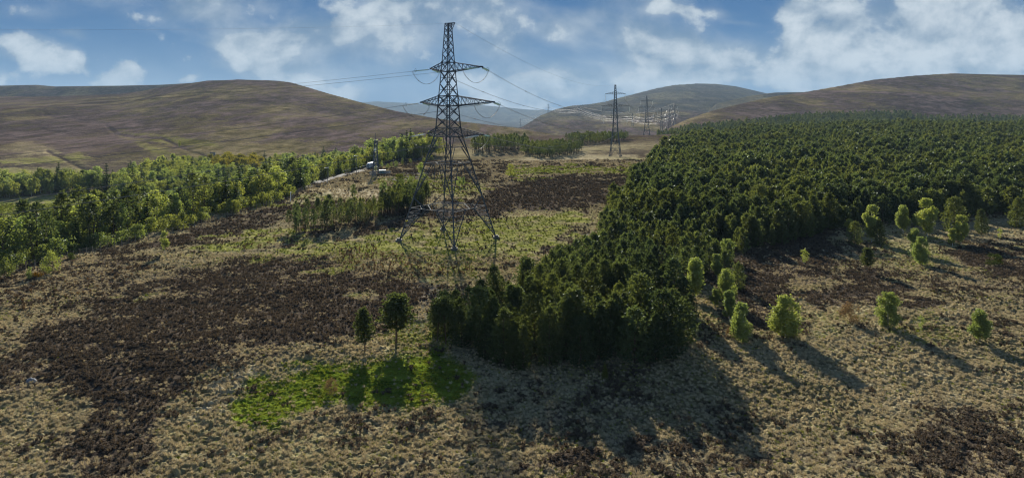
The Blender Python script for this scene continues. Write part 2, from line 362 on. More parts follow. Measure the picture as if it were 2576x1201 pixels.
# ---------------------------------------------------------------- ground cover layout (rows and columns of the photograph)
HEATH = [
 ([(60, 815), (280, 745), (430, 700), (560, 655), (800, 630), (880, 655), (1050, 705), (1095, 725), (1060, 765), (1040, 810), (960, 835), (870, 885), (700, 900), (540, 930), (480, 985), (440, 1040), (400, 1110), (330, 1201), (100, 1201), (110, 1100), (200, 1010), (150, 965), (60, 1010), (-20, 1040), (-20, 930), (40, 880)], .98, 40),
 ([(380, 640), (330, 617), (560, 557), (730, 514), (900, 502), (970, 497), (940, 520), (720, 558), (620, 590), (460, 622)], .8, 9),
 ([(730, 592), (760, 575), (900, 560), (1040, 520), (1230, 505), (1210, 470), (1390, 430), (1560, 442), (1600, 430), (1560, 500), (1480, 535), (1300, 542), (1220, 558), (1090, 560), (950, 590), (800, 605)], .95, 9),
 ([(1000, 470), (1190, 440), (1290, 400), (1400, 402), (1290, 425), (1200, 470), (1080, 490)], .6, 6),
 ([(1640, 1105), (1730, 1080), (1900, 1050), (2050, 1080), (2200, 1075), (2300, 1020), (2400, 995), (2600, 985), (2600, 1230), (1250, 1230), (1330, 1190), (1480, 1150)], .50, 40),
 ([(2250, 1080), (2380, 1010), (2480, 1020), (2576, 1080), (2600, 1230), (2380, 1230)], .72, 45),
 ([(1270, 1192), (1400, 1140), (1560, 1125), (1640, 1100), (1650, 1112), (1500, 1150), (1400, 1175), (1290, 1212)], 1.1, 8),
 ([(1990, 745), (2080, 700), (2190, 690), (2300, 715), (2360, 770), (2200, 762), (2060, 778)], 1., 10),
 ([(2380, 640), (2480, 620), (2600, 640), (2600, 720), (2500, 700)], 1., 10),
 ([(1870, 640), (1960, 600), (2080, 570), (2120, 620), (2100, 690), (1990, 745), (2010, 800), (1880, 840), (1820, 800)], .85, 16),  # shade over this clearing painted in as extra heather on the straw mix
 ([(-50, 700), (170, 662), (330, 625), (430, 650), (250, 720), (60, 760), (-50, 760)], .72, 26),
 ([(1560, 402), (1650, 386), (1650, 371), (1500, 378), (1470, 390)], .85, 5), ([(1560, 364), (1700, 352), (1712, 344), (1580, 347), (1450, 368)], .8, 4), ([(1290, 420), (1400, 405), (1600, 394), (1625, 403), (1500, 415), (1380, 421)], .7, 4), ([(1600, 380), (1680, 360), (1700, 364), (1640, 392)], .6, 4), ([(1170, 400), (1300, 372), (1330, 392), (1200, 415)], .6, 6),
 ([(1150, 505), (1300, 470), (1480, 465), (1540, 480), (1500, 530), (1300, 540), (1160, 550)], .8, 9),
]
GREEN = [
 ([(480, 628), (560, 600), (730, 572), (735, 600), (900, 605), (1010, 580), (1100, 568), (1300, 548), (1450, 532), (1480, 560), (1400, 610), (1290, 650), (1200, 672), (1190, 705), (1100, 690), (980, 672), (880, 678), (830, 655), (700, 640), (560, 645)], .85, 8),
 ([(1280, 438), (1300, 426), (1400, 421), (1500, 423), (1600, 415), (1600, 430), (1450, 438), (1300, 446)], 1.3, 5),
 ([(-20, 512), (60, 500), (230, 482), (270, 490), (230, 530), (100, 570), (-20, 585)], 1.3, 8),
 ([(1010, 860), (1100, 800), (1120, 850), (1000, 880)], .8, 8),
 ([(2150, 580), (2330, 590), (2400, 660), (2330, 700), (2200, 640)], .4, 10),
 ([(940, 455), (1080, 440), (1240, 470), (1200, 490), (1050, 490), (1000, 470)], .6, 6),
 ([(2230, 830), (2330, 800), (2420, 850), (2330, 880)], .6, 9),
 ([(300, 330), (400, 340), (520, 355), (560, 370), (430, 362), (300, 345)], .8, 6), ([(0, 405), (120, 395), (200, 385), (230, 400), (100, 412), (0, 415)], .7, 5), ([(0, 425), (200, 422), (240, 440), (100, 440), (0, 436)], .7, 4),
 ([(330, 350), (420, 375), (470, 400), (380, 385)], .6, 6),
]
BRIGHT = [([(640, 962), (720, 925), (800, 905), (900, 918), (1000, 880), (1100, 886), (1140, 915), (1165, 960), (1140, 1015), (1060, 1052), (1000, 1062), (870, 1042), (820, 1030), (700, 1062), (600, 1052), (590, 1000)], 1.5, 44),
          ([(990, 850), (1100, 835), (1130, 860), (1040, 875)], .6, 6)]
PALE = [([(735, 505), (770, 478), (830, 468), (1040, 462), (1080, 485), (990, 500), (880, 500), (800, 502)], 1.2, 7),
        ([(1330, 398), (1560, 385), (1600, 398), (1400, 415), (1280, 418)], .7, 7), ([(0, 372), (60, 352), (130, 365), (150, 385), (60, 388)], .45, 8),
        ([(1350, 380), (1620, 355), (1700, 352), (1640, 375), (1400, 392)], .25, 7), ([(540, 955), (640, 920), (700, 915), (600, 990), (560, 1040), (470, 1060)], 1., 10)]
GRAVEL = [([(985, 452), (1010, 440), (1060, 434), (1080, 446), (1040, 458)], 1., 4), ([(1080, 718), (1110, 695), (1110, 760), (1070, 830), (1040, 820)], .45, 8)]
def layers(X, Y, Z):
    """weights of heather, green, bright green, pale, gravel at ground points"""
    U, V = proj(X, np.maximum(Y, 2), Z)
    wob = fbm(X, Y, 9, 4, 71) ; wob2 = fbm(X, Y, 2.4, 3, 83); wl = fbm(X, Y * .6, 60, 3, 91)
    pxm = FU / np.maximum(Y, 2)                        # photo pixels per metre, sideways
    far = sst(260, 520, Y)
    nz = wob * np.clip(pxm * 9, 8, 130) + wob2 * np.clip(pxm * 3.6, 3, 50)
    def acc(lst):
        r = np.zeros(X.shape)
        for poly, wt, soft in lst:
            r = np.maximum(r, wt * np.clip((sdf(U, V, poly) + nz) / soft * .55 + .5, 0, 1))
        return r
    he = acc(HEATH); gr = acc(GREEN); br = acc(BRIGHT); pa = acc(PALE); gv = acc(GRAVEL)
    # wandering mixture everywhere else
    band = fbm(X * .35, Y, 16, 4, 19) * (1 - far) + fbm(X * .35 + 50, Y * .16, 60, 5, 23) * far
    bg_h = np.clip(.38 + far * .20 + band * (1.7 + far * 1.6), 0, 1)
    near = (1 - sst(85, 130, Y)); bg_h = bg_h * (1 - near * .5)
    hillw = sst(620, 900, Y) * np.clip(1 - sst(1420, 1600, U) * (Y < 1000), 0, 1)
    bg_h = bg_h * (1 - hillw) + hillw * np.clip(.80 + 1.7 * band + 1.5 * fbm(X * .5, Y * .14, 22, 4, 101), .2, .98)
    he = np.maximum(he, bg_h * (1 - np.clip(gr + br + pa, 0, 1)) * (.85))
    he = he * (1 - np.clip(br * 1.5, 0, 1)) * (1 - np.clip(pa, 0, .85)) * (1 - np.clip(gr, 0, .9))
    g2 = np.clip(fbm(X * .5 + 90, Y, 26, 4, 29) * 3.4 - .28, 0, 1) * (.62 - .42 * far)
    gr = np.maximum(gr * np.clip(.75 + wob2 * 2.2, .1, 1), g2 * (1 - he))
    for g in GULL:
        q = (U < 1100) & (V < 450) & (V > 280) & (Y > 400)
        if q.any():
            dd = seg_dist(U[q], V[q], g); k = np.exp(-(dd / (2.2 if g is GULL[3] else 4.)) ** 2)
            he[q] = np.maximum(he[q], k * .8); gr[q] *= 1 - k
    return np.clip(he, 0, 1.6), gr, np.clip(br, 0, 1), np.clip(pa, 0, 1), gv
def tussock(X, Y, c, seed):
    gx = np.floor(X / c); gy = np.floor(Y / c); best = np.full(X.shape, 9.); idv = np.zeros(X.shape)
    for i in (-1, 0, 1):
        for j in (-1, 0, 1):
            a = gx + i; b = gy + j
            px = (a + .15 + .7 * _h(a, b, seed)) * c; py = (b + .15 + .7 * _h(a, b, seed + 1)) * c
            rr = .62 + .5 * _h(a, b, seed + 2)
            d = np.hypot(X - px, Y - py) / (c * rr); m_ = d < best
            idv = np.where(m_, _h(a, b, seed + 3), idv); best = np.where(m_, d, best)
    return np.clip(1 - best ** 2 * 1.25, 0, 1), idv

GRID = {}
def gsample(X, Y, key):
    r = np.clip(np.interp(Y, GRID['rows'], np.arange(len(GRID['rows']))).round().astype(int), 0, len(GRID['rows']) - 1)
    c = np.clip(((X / Y + .96) / 1.92 * (GRID['nc'] - 1)).round().astype(int), 0, GRID['nc'] - 1)
    return GRID[key][r, c]
def build_terrain():
    cols = np.linspace(-.96, .96, 1500)
    r0 = np.array([3, 12, 25, 38, 46.]); r1 = 1 / np.linspace(1 / 52., 1 / 480., 640)
    r2 = np.geomspace(484, 2600, 300); r3 = np.geomspace(2640, 16000, 150)
    rows = np.concatenate([r0, r1, r2, r3]); nr, nc = len(rows), len(cols)
    Y = np.repeat(rows[:, None], nc, 1); X = Y * cols[None, :]
    Z = ground(X.ravel(), Y.ravel()).reshape(X.shape)
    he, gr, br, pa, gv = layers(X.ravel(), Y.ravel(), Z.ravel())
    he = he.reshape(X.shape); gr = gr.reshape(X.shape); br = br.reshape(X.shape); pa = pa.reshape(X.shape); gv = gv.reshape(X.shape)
    n = int((rows < 330).sum()); x = X[:n]; y = Y[:n]
    D1, i1 = tussock(x + 1.1 * fbm(x, y, 1.4, 3, 3), y + 1.1 * fbm(x, y, 1.4, 3, 4), .55, 5)
    D2, i2 = tussock(x + 1.4 * fbm(x, y, 2., 3, 3), y + 1.4 * fbm(x, y, 2., 3, 8), 1.15, 15); rgh = np.clip(.75 + 1.6 * fbm(x, y, 5, 3, 61), .3, 1.5)
    heb = np.clip(he[:n], 0, 1); brb = np.clip(br[:n], 0, 1)
    tus = (1 - heb) * (1 - brb * .6)
    amp = .31 * (1 - sst(110, 260, y)) + .10
    bl = np.abs(fbm(x, y, 1.3, 4, 37, .6)) * 2
    bump = tus * amp * rgh * (D1 * (.4 + 1.1 * i1) + .6 * D2 * i2 + .45 * fbm(x, y, .35, 3, 63)) + heb * (.42 * (1 - bl) + .5 * fbm(x, y, 3.2, 2, 39)) * .8 + brb * (.06 * D1 + .10 * fbm(x, y, 1.2, 3, 43) * 2)
    Z[:n] += bump + 0.
    dome = np.zeros(X.shape); dome[:n] = D1 * (.55 + .45 * i1) * (1 - sst(150, 300, y)) + .5 * sst(150, 300, y)
    dome[n:] = .5
    idm = np.zeros(X.shape); idm[:n] = i1; idm[n:] = .5
    k = np.arange(nr * nc).reshape(nr, nc)
    GRID.update(rows=rows, Z=Z, he=he, gr=gr, br=br, pa=pa, nc=nc, dome=dome)
    F = np.stack([k[:-1, :-1], k[:-1, 1:], k[1:, 1:], k[1:, :-1]], -1).reshape(-1, 4)
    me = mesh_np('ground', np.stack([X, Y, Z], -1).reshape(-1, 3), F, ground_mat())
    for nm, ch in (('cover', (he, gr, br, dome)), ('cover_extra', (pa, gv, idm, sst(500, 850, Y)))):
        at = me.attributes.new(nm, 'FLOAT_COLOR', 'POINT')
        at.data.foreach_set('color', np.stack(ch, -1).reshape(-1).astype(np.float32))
    me.polygons.foreach_set('use_smooth', np.ones(len(F), bool))
    o = link('ground', me); o['kind'] = 'structure'
    return o
def ground_mat():
    m, t = material('moorland'); o = t.node('ShaderNodeOutputMaterial'); b = t.node('ShaderNodeBsdfDiffuse')
    a1 = t.node('ShaderNodeAttribute', attribute_name='cover'); a2 = t.node('ShaderNodeAttribute', attribute_name='cover_extra')
    s1 = t.node('ShaderNodeSeparateColor'); t.link(a1.outputs['Color'], s1.inputs[0]); s2 = t.node('ShaderNodeSeparateColor'); t.link(a2.outputs['Color'], s2.inputs[0])
    he, gr, br = s1.outputs[:3]; dome = a1.outputs['Alpha']; pa, gv, idm = s2.outputs[:3]
    tc = t.node('ShaderNodeTexCoord'); P = tc.outputs['Object']
    mp = t.node('ShaderNodeMapping'); t.link(P, mp.inputs[0]); mp.inputs['Scale'].default_value = (.45, 1, 1)
    nf = t.noise(P, 3.2, 5, .65); nm = t.noise(mp.outputs[0], .35, 5, .6); nd = t.noise(mp.outputs[0], .11, 9, .72); nl = t.noise(mp.outputs[0], .035, 6, .62); nxl = t.noise(mp.outputs[0], .009, 6, .6)
    farf = a2.outputs['Alpha']; gp = t.node('ShaderNodeSeparateXYZ'); t.link(P, gp.inputs[0])
    PF = t.xyz(t.m('MULTIPLY', gp.outputs[0], .7), t.m('MULTIPLY', gp.outputs[1], .10), t.m('MULTIPLY', gp.outputs[2], 2.6))
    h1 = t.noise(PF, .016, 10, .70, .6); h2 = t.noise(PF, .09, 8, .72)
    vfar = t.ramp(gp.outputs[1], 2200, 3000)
    straw = t.mix(t.ramp(nm, .35, .68), (.25, .215, .125), (.37, .32, .205))
    straw = t.mix(t.m('MULTIPLY', idm, .45), straw, (.33, .28, .14))
    straw = t.mix(t.ramp(nl, .44, .62, 0, .75), straw, (.19, .165, .075))
    gap = t.mix(t.ramp(nm, .4, .62), (.085, .065, .04), (.10, .125, .03))
    c = t.mix(t.ramp(dome, .05, .42), gap, straw)
    c = t.mix(t.m('MULTIPLY', pa, .8, clamp=True), c, t.mix(nf, (.40, .34, .22), (.55, .48, .34)))
    grn = t.mix(t.ramp(nm, .38, .62), (.165, .195, .04), (.28, .29, .07))
    grn = t.mix(t.ramp(nf, .52, .7, 0, .7), grn, (.34, .31, .16))
    c = t.mix(t.m('MULTIPLY', gr, 1., clamp=True), c, grn)
    heat = t.mix(t.ramp(nf, .35, .7), (.048, .039, .031), (.125, .100, .078))
    heat = t.mix(t.ramp(nl, .38, .66, 0, .6), heat, (.125, .100, .076))
    he2 = t.m('ADD', he, t.m('MULTIPLY', t.m('SUBTRACT', nm, .5), 1.7))
    he2 = t.m('ADD', he2, t.m('MULTIPLY', t.m('SUBTRACT', nf, .5), 2.0))
    heat = t.mix(farf, heat, t.mix(t.ramp(h1, .40, .60), (.050, .036, .037), (.135, .100, .090)))  # hill heather darker and purpler, with dim cloud shadow painted in
    heat = t.mix(t.m('MULTIPLY', vfar, .8), heat, t.mix(t.ramp(h1, .4, .6), (.035, .040, .042), (.085, .085, .075)))  # cloud shadow on the middle hill, painted as darker, bluer heather
    c = t.mix(t.m('MULTIPLY', farf, .75), c, t.mix(1., c, (.66, .60, .53), 'MULTIPLY'))  # rest of the hill ground darkened for the same painted cloud shadow
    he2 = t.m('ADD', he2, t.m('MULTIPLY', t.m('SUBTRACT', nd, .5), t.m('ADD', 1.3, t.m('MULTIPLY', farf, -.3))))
    c = t.mix(t.m('MULTIPLY', vfar, .6), c, (.10, .105, .085))  # middle hill's painted cloud shadow, on the ground between the heather
    he2 = t.m('ADD', he2, t.m('MULTIPLY', farf, t.m('ADD', t.m('MULTIPLY', t.m('SUBTRACT', h1, .5), 2.2), t.m('MULTIPLY', t.m('SUBTRACT', h2, .5), 2.6))))
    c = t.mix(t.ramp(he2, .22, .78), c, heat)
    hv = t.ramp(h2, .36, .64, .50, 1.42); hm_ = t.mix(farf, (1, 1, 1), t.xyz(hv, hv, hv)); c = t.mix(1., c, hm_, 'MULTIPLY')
    brt = t.mix(t.ramp(nm, .36, .66), (.105, .155, .016), (.22, .27, .036))
    brt = t.mix(t.ramp(nf, .35, .75, 0, .45), brt, (.05, .08, .012))
    c = t.mix(t.ramp(t.m('ADD', br, t.m('MULTIPLY', t.m('SUBTRACT', nf, .5), 1.6)), .30, .95), c, brt)
    c = t.mix(t.m('MULTIPLY', gv, .9, clamp=True), c, (.20, .19, .175))
    spk = t.noise(mp.outputs[0], .9, 5, .7); vv_ = t.ramp(spk, .3, .7, .62, 1.38); c = t.mix(1., c, t.xyz(vv_, vv_, vv_), 'MULTIPLY')
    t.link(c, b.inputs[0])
    bp = t.node('ShaderNodeBump'); bp.inputs['Distance'].default_value = 1.; bp.inputs['Strength'].default_value = .8
    hsum = t.m('ADD', t.m('MULTIPLY', t.noise(P, 2.4, 6, .7), .34), t.m('MULTIPLY', t.noise(mp.outputs[0], .12, 6, .62), 2.2))
    hsum = t.m('ADD', hsum, t.m('MULTIPLY', t.noise(mp.outputs[0], .02, 5, .6), 5.))
    t.link(hsum, bp.inputs['Height']); t.link(bp.outputs[0], b.inputs['Normal'])
    t.link(b.outputs[0], o.inputs[0]); return m
build_terrain()

# ---------------------------------------------------------------- tree shapes
def norm(a): return a / np.maximum(np.linalg.norm(a, axis=-1, keepdims=True), 1e-6)
def cards(P, N, U_, L, W, rg, fold=.0):
    """one small four-cornered leaf (a kite) at every point: P centre, U_ long axis, N normal"""
    U_ = norm(U_); S = norm(np.cross(U_, N)); L = L[:, None]; W = W[:, None]
    N2 = norm(np.cross(S, U_))
    a = P - U_ * L * .5; b = P + S * W * .5 + N2 * fold * L; c = P + U_ * L * .5; d = P - S * W * .5 + N2 * fold * L
    V = np.stack([a, b, c, d], 1).reshape(-1, 3); F = np.arange(len(V)).reshape(-1, 4)
    return V, F
def rnd_dir(n, rg): return norm(rg.normal(size=(n, 3)))
def pine_crown(H, Rr, rg, whorls=15, per=6, tufts=6, needles=7, ns=.34, start=.10, round_=.75, wide=.5, bare=0):
    PV = []; PF = []; n0 = 0; P = []; Dr = []
    lean = rg.uniform(-.04, .04, 2)
    for i in range(whorls):
        tt = (i + .5) / whorls; z = H * (start + (1 - start) * tt ** .92)
        prof = (.5 * (1 - tt ** 2.2) ** round_ + .55 * (1 - tt) ** .8) * (.6 + .4 * min(1, tt / .28 + .2)) * rg.uniform(.86, 1.14)
        k = per + rg.integers(-1, 2)
        for j in range(k):
            az = 2 * math.pi * (j + rg.uniform(-.35, .35)) / k + i * 2.4
            Lb = Rr * prof * rg.uniform(.62, 1.12) + .12
            el = .15 + .75 * tt + rg.uniform(-.12, .12)
            nt = max(2, int(tufts * (.4 + .6 * Lb / Rr)))
            for q in range(nt):
                f = wide + (1 - wide) * (q + rg.uniform(0, .8)) / nt if nt > 1 else 1
                r = Lb * f; side = rg.normal(0, .16) * Rr * f
                zz = z + r * math.tan(el * .55) * .8 + f * f * .25 * Lb + rg.normal(0, .06)
                P.append((math.cos(az) * r - math.sin(az) * side + lean[0] * z, math.sin(az) * r + math.cos(az) * side + lean[1] * z, min(zz, H * 1.03)))
                Dr.append((math.cos(az) * .75, math.sin(az) * .75, .55 + tt))
    for q in range(6): P.append((lean[0] * H, lean[1] * H, H * (1.05 - .035 * q))); Dr.append((0, 0, 1))
    P = np.array(P); Dr = norm(np.array(Dr)); n = len(P)
    P = np.repeat(P, needles, 0); Dr = np.repeat(Dr, needles, 0)
    d = norm(Dr + rg.normal(size=Dr.shape) * .62); L = ns * rg.uniform(.6, 1.25, len(P))
    return cards(P + d * L[:, None] * .42, rnd_dir(len(P), rg), d, L, L * rg.uniform(.26, .42, len(P)), rg)
def spruce_crown(H, Rr, rg, tiers=18, per=9, seg=5, ls=.5):
    P = []; U_ = []; L = []
    for i in range(tiers):
        tt = (i + .3) / tiers; z = H * (.06 + .94 * tt); rr = Rr * (1 - tt) ** .85 * rg.uniform(.85, 1.12) + .1
        for j in range(per):
            az = 2 * math.pi * (j + rg.uniform(-.3, .3)) / per + i * 1.3; Lb = rr * rg.uniform(.72, 1.1)
            for q in range(seg):
                f = (q + .6) / seg; r = Lb * f
                for sd in (-1, 1):
                    P.append((math.cos(az) * r - math.sin(az) * sd * .12 * rr * (1 - .3 * f), math.sin(az) * r + math.cos(az) * sd * .12 * rr * (1 - .3 * f), z - r * .28 + rg.normal(0, .05)))
                    U_.append((math.cos(az + sd * .7), math.sin(az + sd * .7), -.30)); L.append(ls * (.5 + .6 * rr / Rr))
    P = np.array(P); U_ = np.array(U_); L = np.array(L) * rg.uniform(.7, 1.2, len(P))
    return cards(P, norm(rg.normal(size=P.shape) * .5 + (0, 0, 1)), U_ + rg.normal(size=P.shape) * .2, L, L * .42, rg)
def leaf_crown(H, Rr, rg, n=5000, ls=.17, base=.16, clumps=26, shape='birch', droop=.25):
    cs = []
    for i in range(clumps):
        t = rg.uniform(0, 1) ** .9; z = base + (1 - base) * t
        if shape == 'birch': pr = (math.sin(math.pi * min(1, (.12 + .88 * (1 - t)) ** .85)) ** .6) * (.45 + .55 * (1 - t)) * 1.25
        elif shape == 'round': pr = math.sqrt(max(0, 1 - (2 * t - 1.0) ** 2)) * .95 + .08
        else: pr = .8 * (1 - t) ** .5 + .15
        a = rg.uniform(0, 2 * math.pi); rad = Rr * pr * rg.uniform(.1, .80) ** .6
        sz = Rr * rg.uniform(.28, .46) * (.65 + .5 * pr)
        cs.append((math.cos(a) * rad, math.sin(a) * rad, z * H - sz * .35, sz))
    cs.append((0, 0, H - Rr * .3, Rr * .26)); cs = np.array(cs)
    wts = cs[:, 3] ** 2; pick = rg.choice(len(cs), n, p=wts / wts.sum()); c = cs[pick]
    d = rnd_dir(n, rg); d[:, 2] = d[:, 2] * 1.15; rr = c[:, 3] * (rg.uniform(0, 1, n) ** .38) * (1 + .22 * rg.normal(size=n))
    P = c[:, :3] + d * rr[:, None]; P[:, 2] = np.clip(P[:, 2], base * H * .5, H * 1.02)
    L = ls * rg.uniform(.6, 1.3, n); u_ = rnd_dir(n, rg) + (0, 0, -droop)
    return cards(P, norm(d + rg.normal(size=d.shape) * .7), u_, L, L * .75, rg, .06)
def trunk_mb(H, r, rg, limbs=5, top=.85, limb_from=.3, spread=.4, lean=.02):
    b = MB(); lx, ly = rg.uniform(-lean, lean, 2) * H
    n = 6; pts = [(lx * (i / n) ** 1.5 + rg.normal(0, .01) * H * .3, ly * (i / n) ** 1.5, -.35 + (H * top + .35) * i / n) for i in range(n + 1)]
    b.tube(pts, [r * (1 - .82 * i / n) for i in range(n + 1)], 6)
    for i in range(limbs):
        t = limb_from + (.9 - limb_from) * (i + .5) / max(1, limbs); z = H * top * t; a = i * 2.4 + rg.uniform(0, 1); Lr = spread * H * (1 - t * .75)
        p0 = (lx * t ** 1.5, ly * t ** 1.5, z); p1 = (p0[0] + math.cos(a) * Lr * .5, p0[1] + math.sin(a) * Lr * .5, z + Lr * .35); p2 = (p0[0] + math.cos(a) * Lr, p0[1] + math.sin(a) * Lr, z + Lr * .75)
        b.tube([p0, p1, p2], [r * (1 - .7 * t) * .5, r * .25, r * .1], 4)
    return b
def mb_arrays(b):
    V = np.concatenate(b.v); q = []
    for f in b.f:
        if len(f) == 4: q.append(f)
        else:
            for i in range(1, len(f) - 1, 2): q.append((f[0], f[i], f[i + 1], f[min(i + 2, len(f) - 1)]) if i + 2 < len(f) else (f[0], f[i], f[i + 1], f[i + 1]))
    return V, np.array([x for x in q if len(set(x)) == 4])
class Kind:
    """templates of one kind of tree; 'near' ones have trunk and crown as children, 'single' ones are one mesh"""
    def __init__(s, name, cat, crown_mat, bark, variants, single=False):
        s.name = name; s.cat = cat; s.single = single; s.var = []
        for (cv, cf), tb, H in variants:
            if single:
                tv, tf = mb_arrays(tb); V = np.concatenate([cv, tv]); F = np.concatenate([cf, tf + len(cv)])
                s.var.append((mesh_np(name, V, F, [crown_mat, bark], [0] * len(cf) + [1] * len(tf)), H))
            else:
                cm = mesh_np('crown', cv, cf, crown_mat); tv, tf = mb_arrays(tb); tm = mesh_np('trunk', tv, tf, bark); s.var.append((cm, tm, H))
    def put(s, i, loc, H, rz, label, group=None, wide=1., name=None, cat=None, crown_mat=None):
        v = s.var[i % len(s.var)]; k = H / v[-1]; sc_ = (k * wide, k * wide, k)
        nm = name or s.name
        if s.single: o = link(nm, v[0], None, loc)
        else:
            o = empty(nm, loc)
            a = link('crown', v[0], o); b = link('trunk', v[1], o)
            if crown_mat:
                a.material_slots[0].link = 'OBJECT'; a.material_slots[0].material = crown_mat
        o.rotation_euler = (0, 0, rz); o.scale = sc_
        tag(o, label, cat or s.cat, group); return o
def g(seed): return np.random.default_rng(seed)
K = {}
K['pine_near'] = Kind('pine_tree', 'pine tree', M['pine'], M['bark'],
    [(pine_crown(8, r_, g(s_), 16, 7, 7, 8, .46, st, rd, .32), trunk_mb(8, .13, g(s_), 5, .92, .25, .22), 8) for s_, r_, st, rd in ((1, 2.5, .02, .75), (2, 2.2, .03, .65), (3, 2.8, .03, .55), (4, 2.1, .02, .9), (5, 2.6, .04, .7), (6, 2.3, .02, .8))])
K['pine_lone'] = Kind('pine_tree', 'pine tree', M['pine'], M['bark'],
    [(pine_crown(8, 2.3, g(11), 14, 8, 8, 9, .48, .34, .42, .2), trunk_mb(8, .16, g(11), 8, .92, .35, .3), 8), (pine_crown(8, 1.9, g(12), 14, 7, 8, 8, .46, .30, .6, .2), trunk_mb(8, .14, g(12), 7, .92, .3, .25), 8),
     (pine_crown(8, 2.0, g(13), 10, 7, 6, 8, .46, .5, .35, .25), trunk_mb(8, .12, g(13), 6, .92, .4, .28, .06), 8)])
K['pine_mid'] = Kind('pine_tree', 'pine tree', M['pine'], M['bark'],
    [(pine_crown(9, r_, g(20 + i), 10, 5, 3, 5, .62, st, rd), trunk_mb(9, .13, g(i), 3, .93, .3, .15), 9) for i, (r_, st, rd) in enumerate(((1.5, .30, .7), (1.3, .38, .8), (1.7, .25, .6), (1.4, .45, .6)))], True)
K['pine_far'] = Kind('pine_tree', 'pine tree', M['pine'], M['bark'],
    [(pine_crown(9, r_, g(40 + i), 10, 6, 3, 5, .95, .08, rd, .35), trunk_mb(9, .12, g(i), 0, .9), 9) for i, (r_, rd) in enumerate(((2.3, .6), (2.0, .95), (2.6, .5), (1.8, 1.1), (2.4, .4), (2.1, .8), (2.7, .7)))], True)
K['spruce'] = Kind('spruce_tree', 'spruce tree', M['spruce'], M['bark'],
    [(spruce_crown(12, r_, g(60 + i), 17, 8, 4, 1.0), trunk_mb(12, .16, g(i), 0, .95), 12) for i, r_ in enumerate((2.4, 2.9, 2.1))], True)
K['birch_near'] = Kind('birch_tree', 'birch tree', M['birch'], M['birch_bark'],
    [(leaf_crown(6, r_, g(70 + i), 7000, .23, b_, 30, sh), trunk_mb(6, .08, g(i), 7, .85, .15, .25, .05), 6) for i, (r_, b_, sh) in enumerate(((1.5, .20, 'birch'), (1.35, .22, 'birch'), (1.7, .15, 'round'), (1.6, .14, 'round'), (1.25, .20, 'birch')))])
K['leaf'] = Kind('broadleaf_tree', 'tree', M['leaf'], M['bark'],
    [(leaf_crown(9, r_, g(80 + i), 1500, .42, b_, 22, sh), trunk_mb(9, .15, g(i), 5, .8, .2, .3), 9) for i, (r_, b_, sh) in enumerate(((2.8, .12, 'round'), (2.3, .14, 'birch'), (3.3, .10, 'round'), (2.0, .12, 'birch'), (2.6, .2, 'round')))], True)
K['birch_far'] = Kind('birch_tree', 'birch tree', M['birch_pale'], M['birch_bark'],
    [(leaf_crown(8, r_, g(90 + i), 1300, .36, .16, 18, 'birch'), trunk_mb(8, .1, g(i), 5, .85, .2, .25), 8) for i, r_ in enumerate((1.9, 1.5, 2.2))], True)
K['bush'] = Kind('bush', 'bush', M['leaf'], M['bark'],
    [(leaf_crown(3, r_, g(100 + i), 900, .26, .02, 14, 'round'), trunk_mb(3, .05, g(i), 5, .8, .1, .35), 3) for i, r_ in enumerate((1.7, 1.4, 2.0))], True)
K['dark_bush'] = Kind('bush', 'bush', M['leaf_dark'], M['bark'], [(leaf_crown(3, 1.9, g(110), 1400, .24, .02, 14, 'round'), trunk_mb(3, .05, g(3), 5, .8, .1, .35), 3)], True)
K['gold'] = Kind('broadleaf_tree', 'tree', M['leaf_gold'], M['bark'],
    [(leaf_crown(9, r_, g(120 + i), 1500, .42, .1, 22, 'round'), trunk_mb(9, .15, g(i), 5, .8, .2, .3), 9) for i, r_ in enumerate((2.6, 2.9))], True)
K['gorse'] = Kind('gorse_bush', 'bush', M['gorse'], M['bark'], [(leaf_crown(2, 1.3, g(130), 700, .16, .02, 9, 'round'), trunk_mb(2, .05, g(3), 5, .8, .1, .35), 2)], True)
K['small_birch'] = Kind('birch_sapling', 'young tree', M['birch'], M['birch_bark'], [(leaf_crown(3.5, .8, g(131), 500, .17, .3, 14, 'birch'), trunk_mb(3.5, .05, g(8), 6, .85, .3, .22), 3.5)])
K['twig_bush'] = Kind('bush', 'bush', M['rush'], M['bark'], [(leaf_crown(3, 1.5, g(132), 1500, .16, .15, 14, 'round'), trunk_mb(3, .05, g(9), 12, .8, .1, .4), 3)])

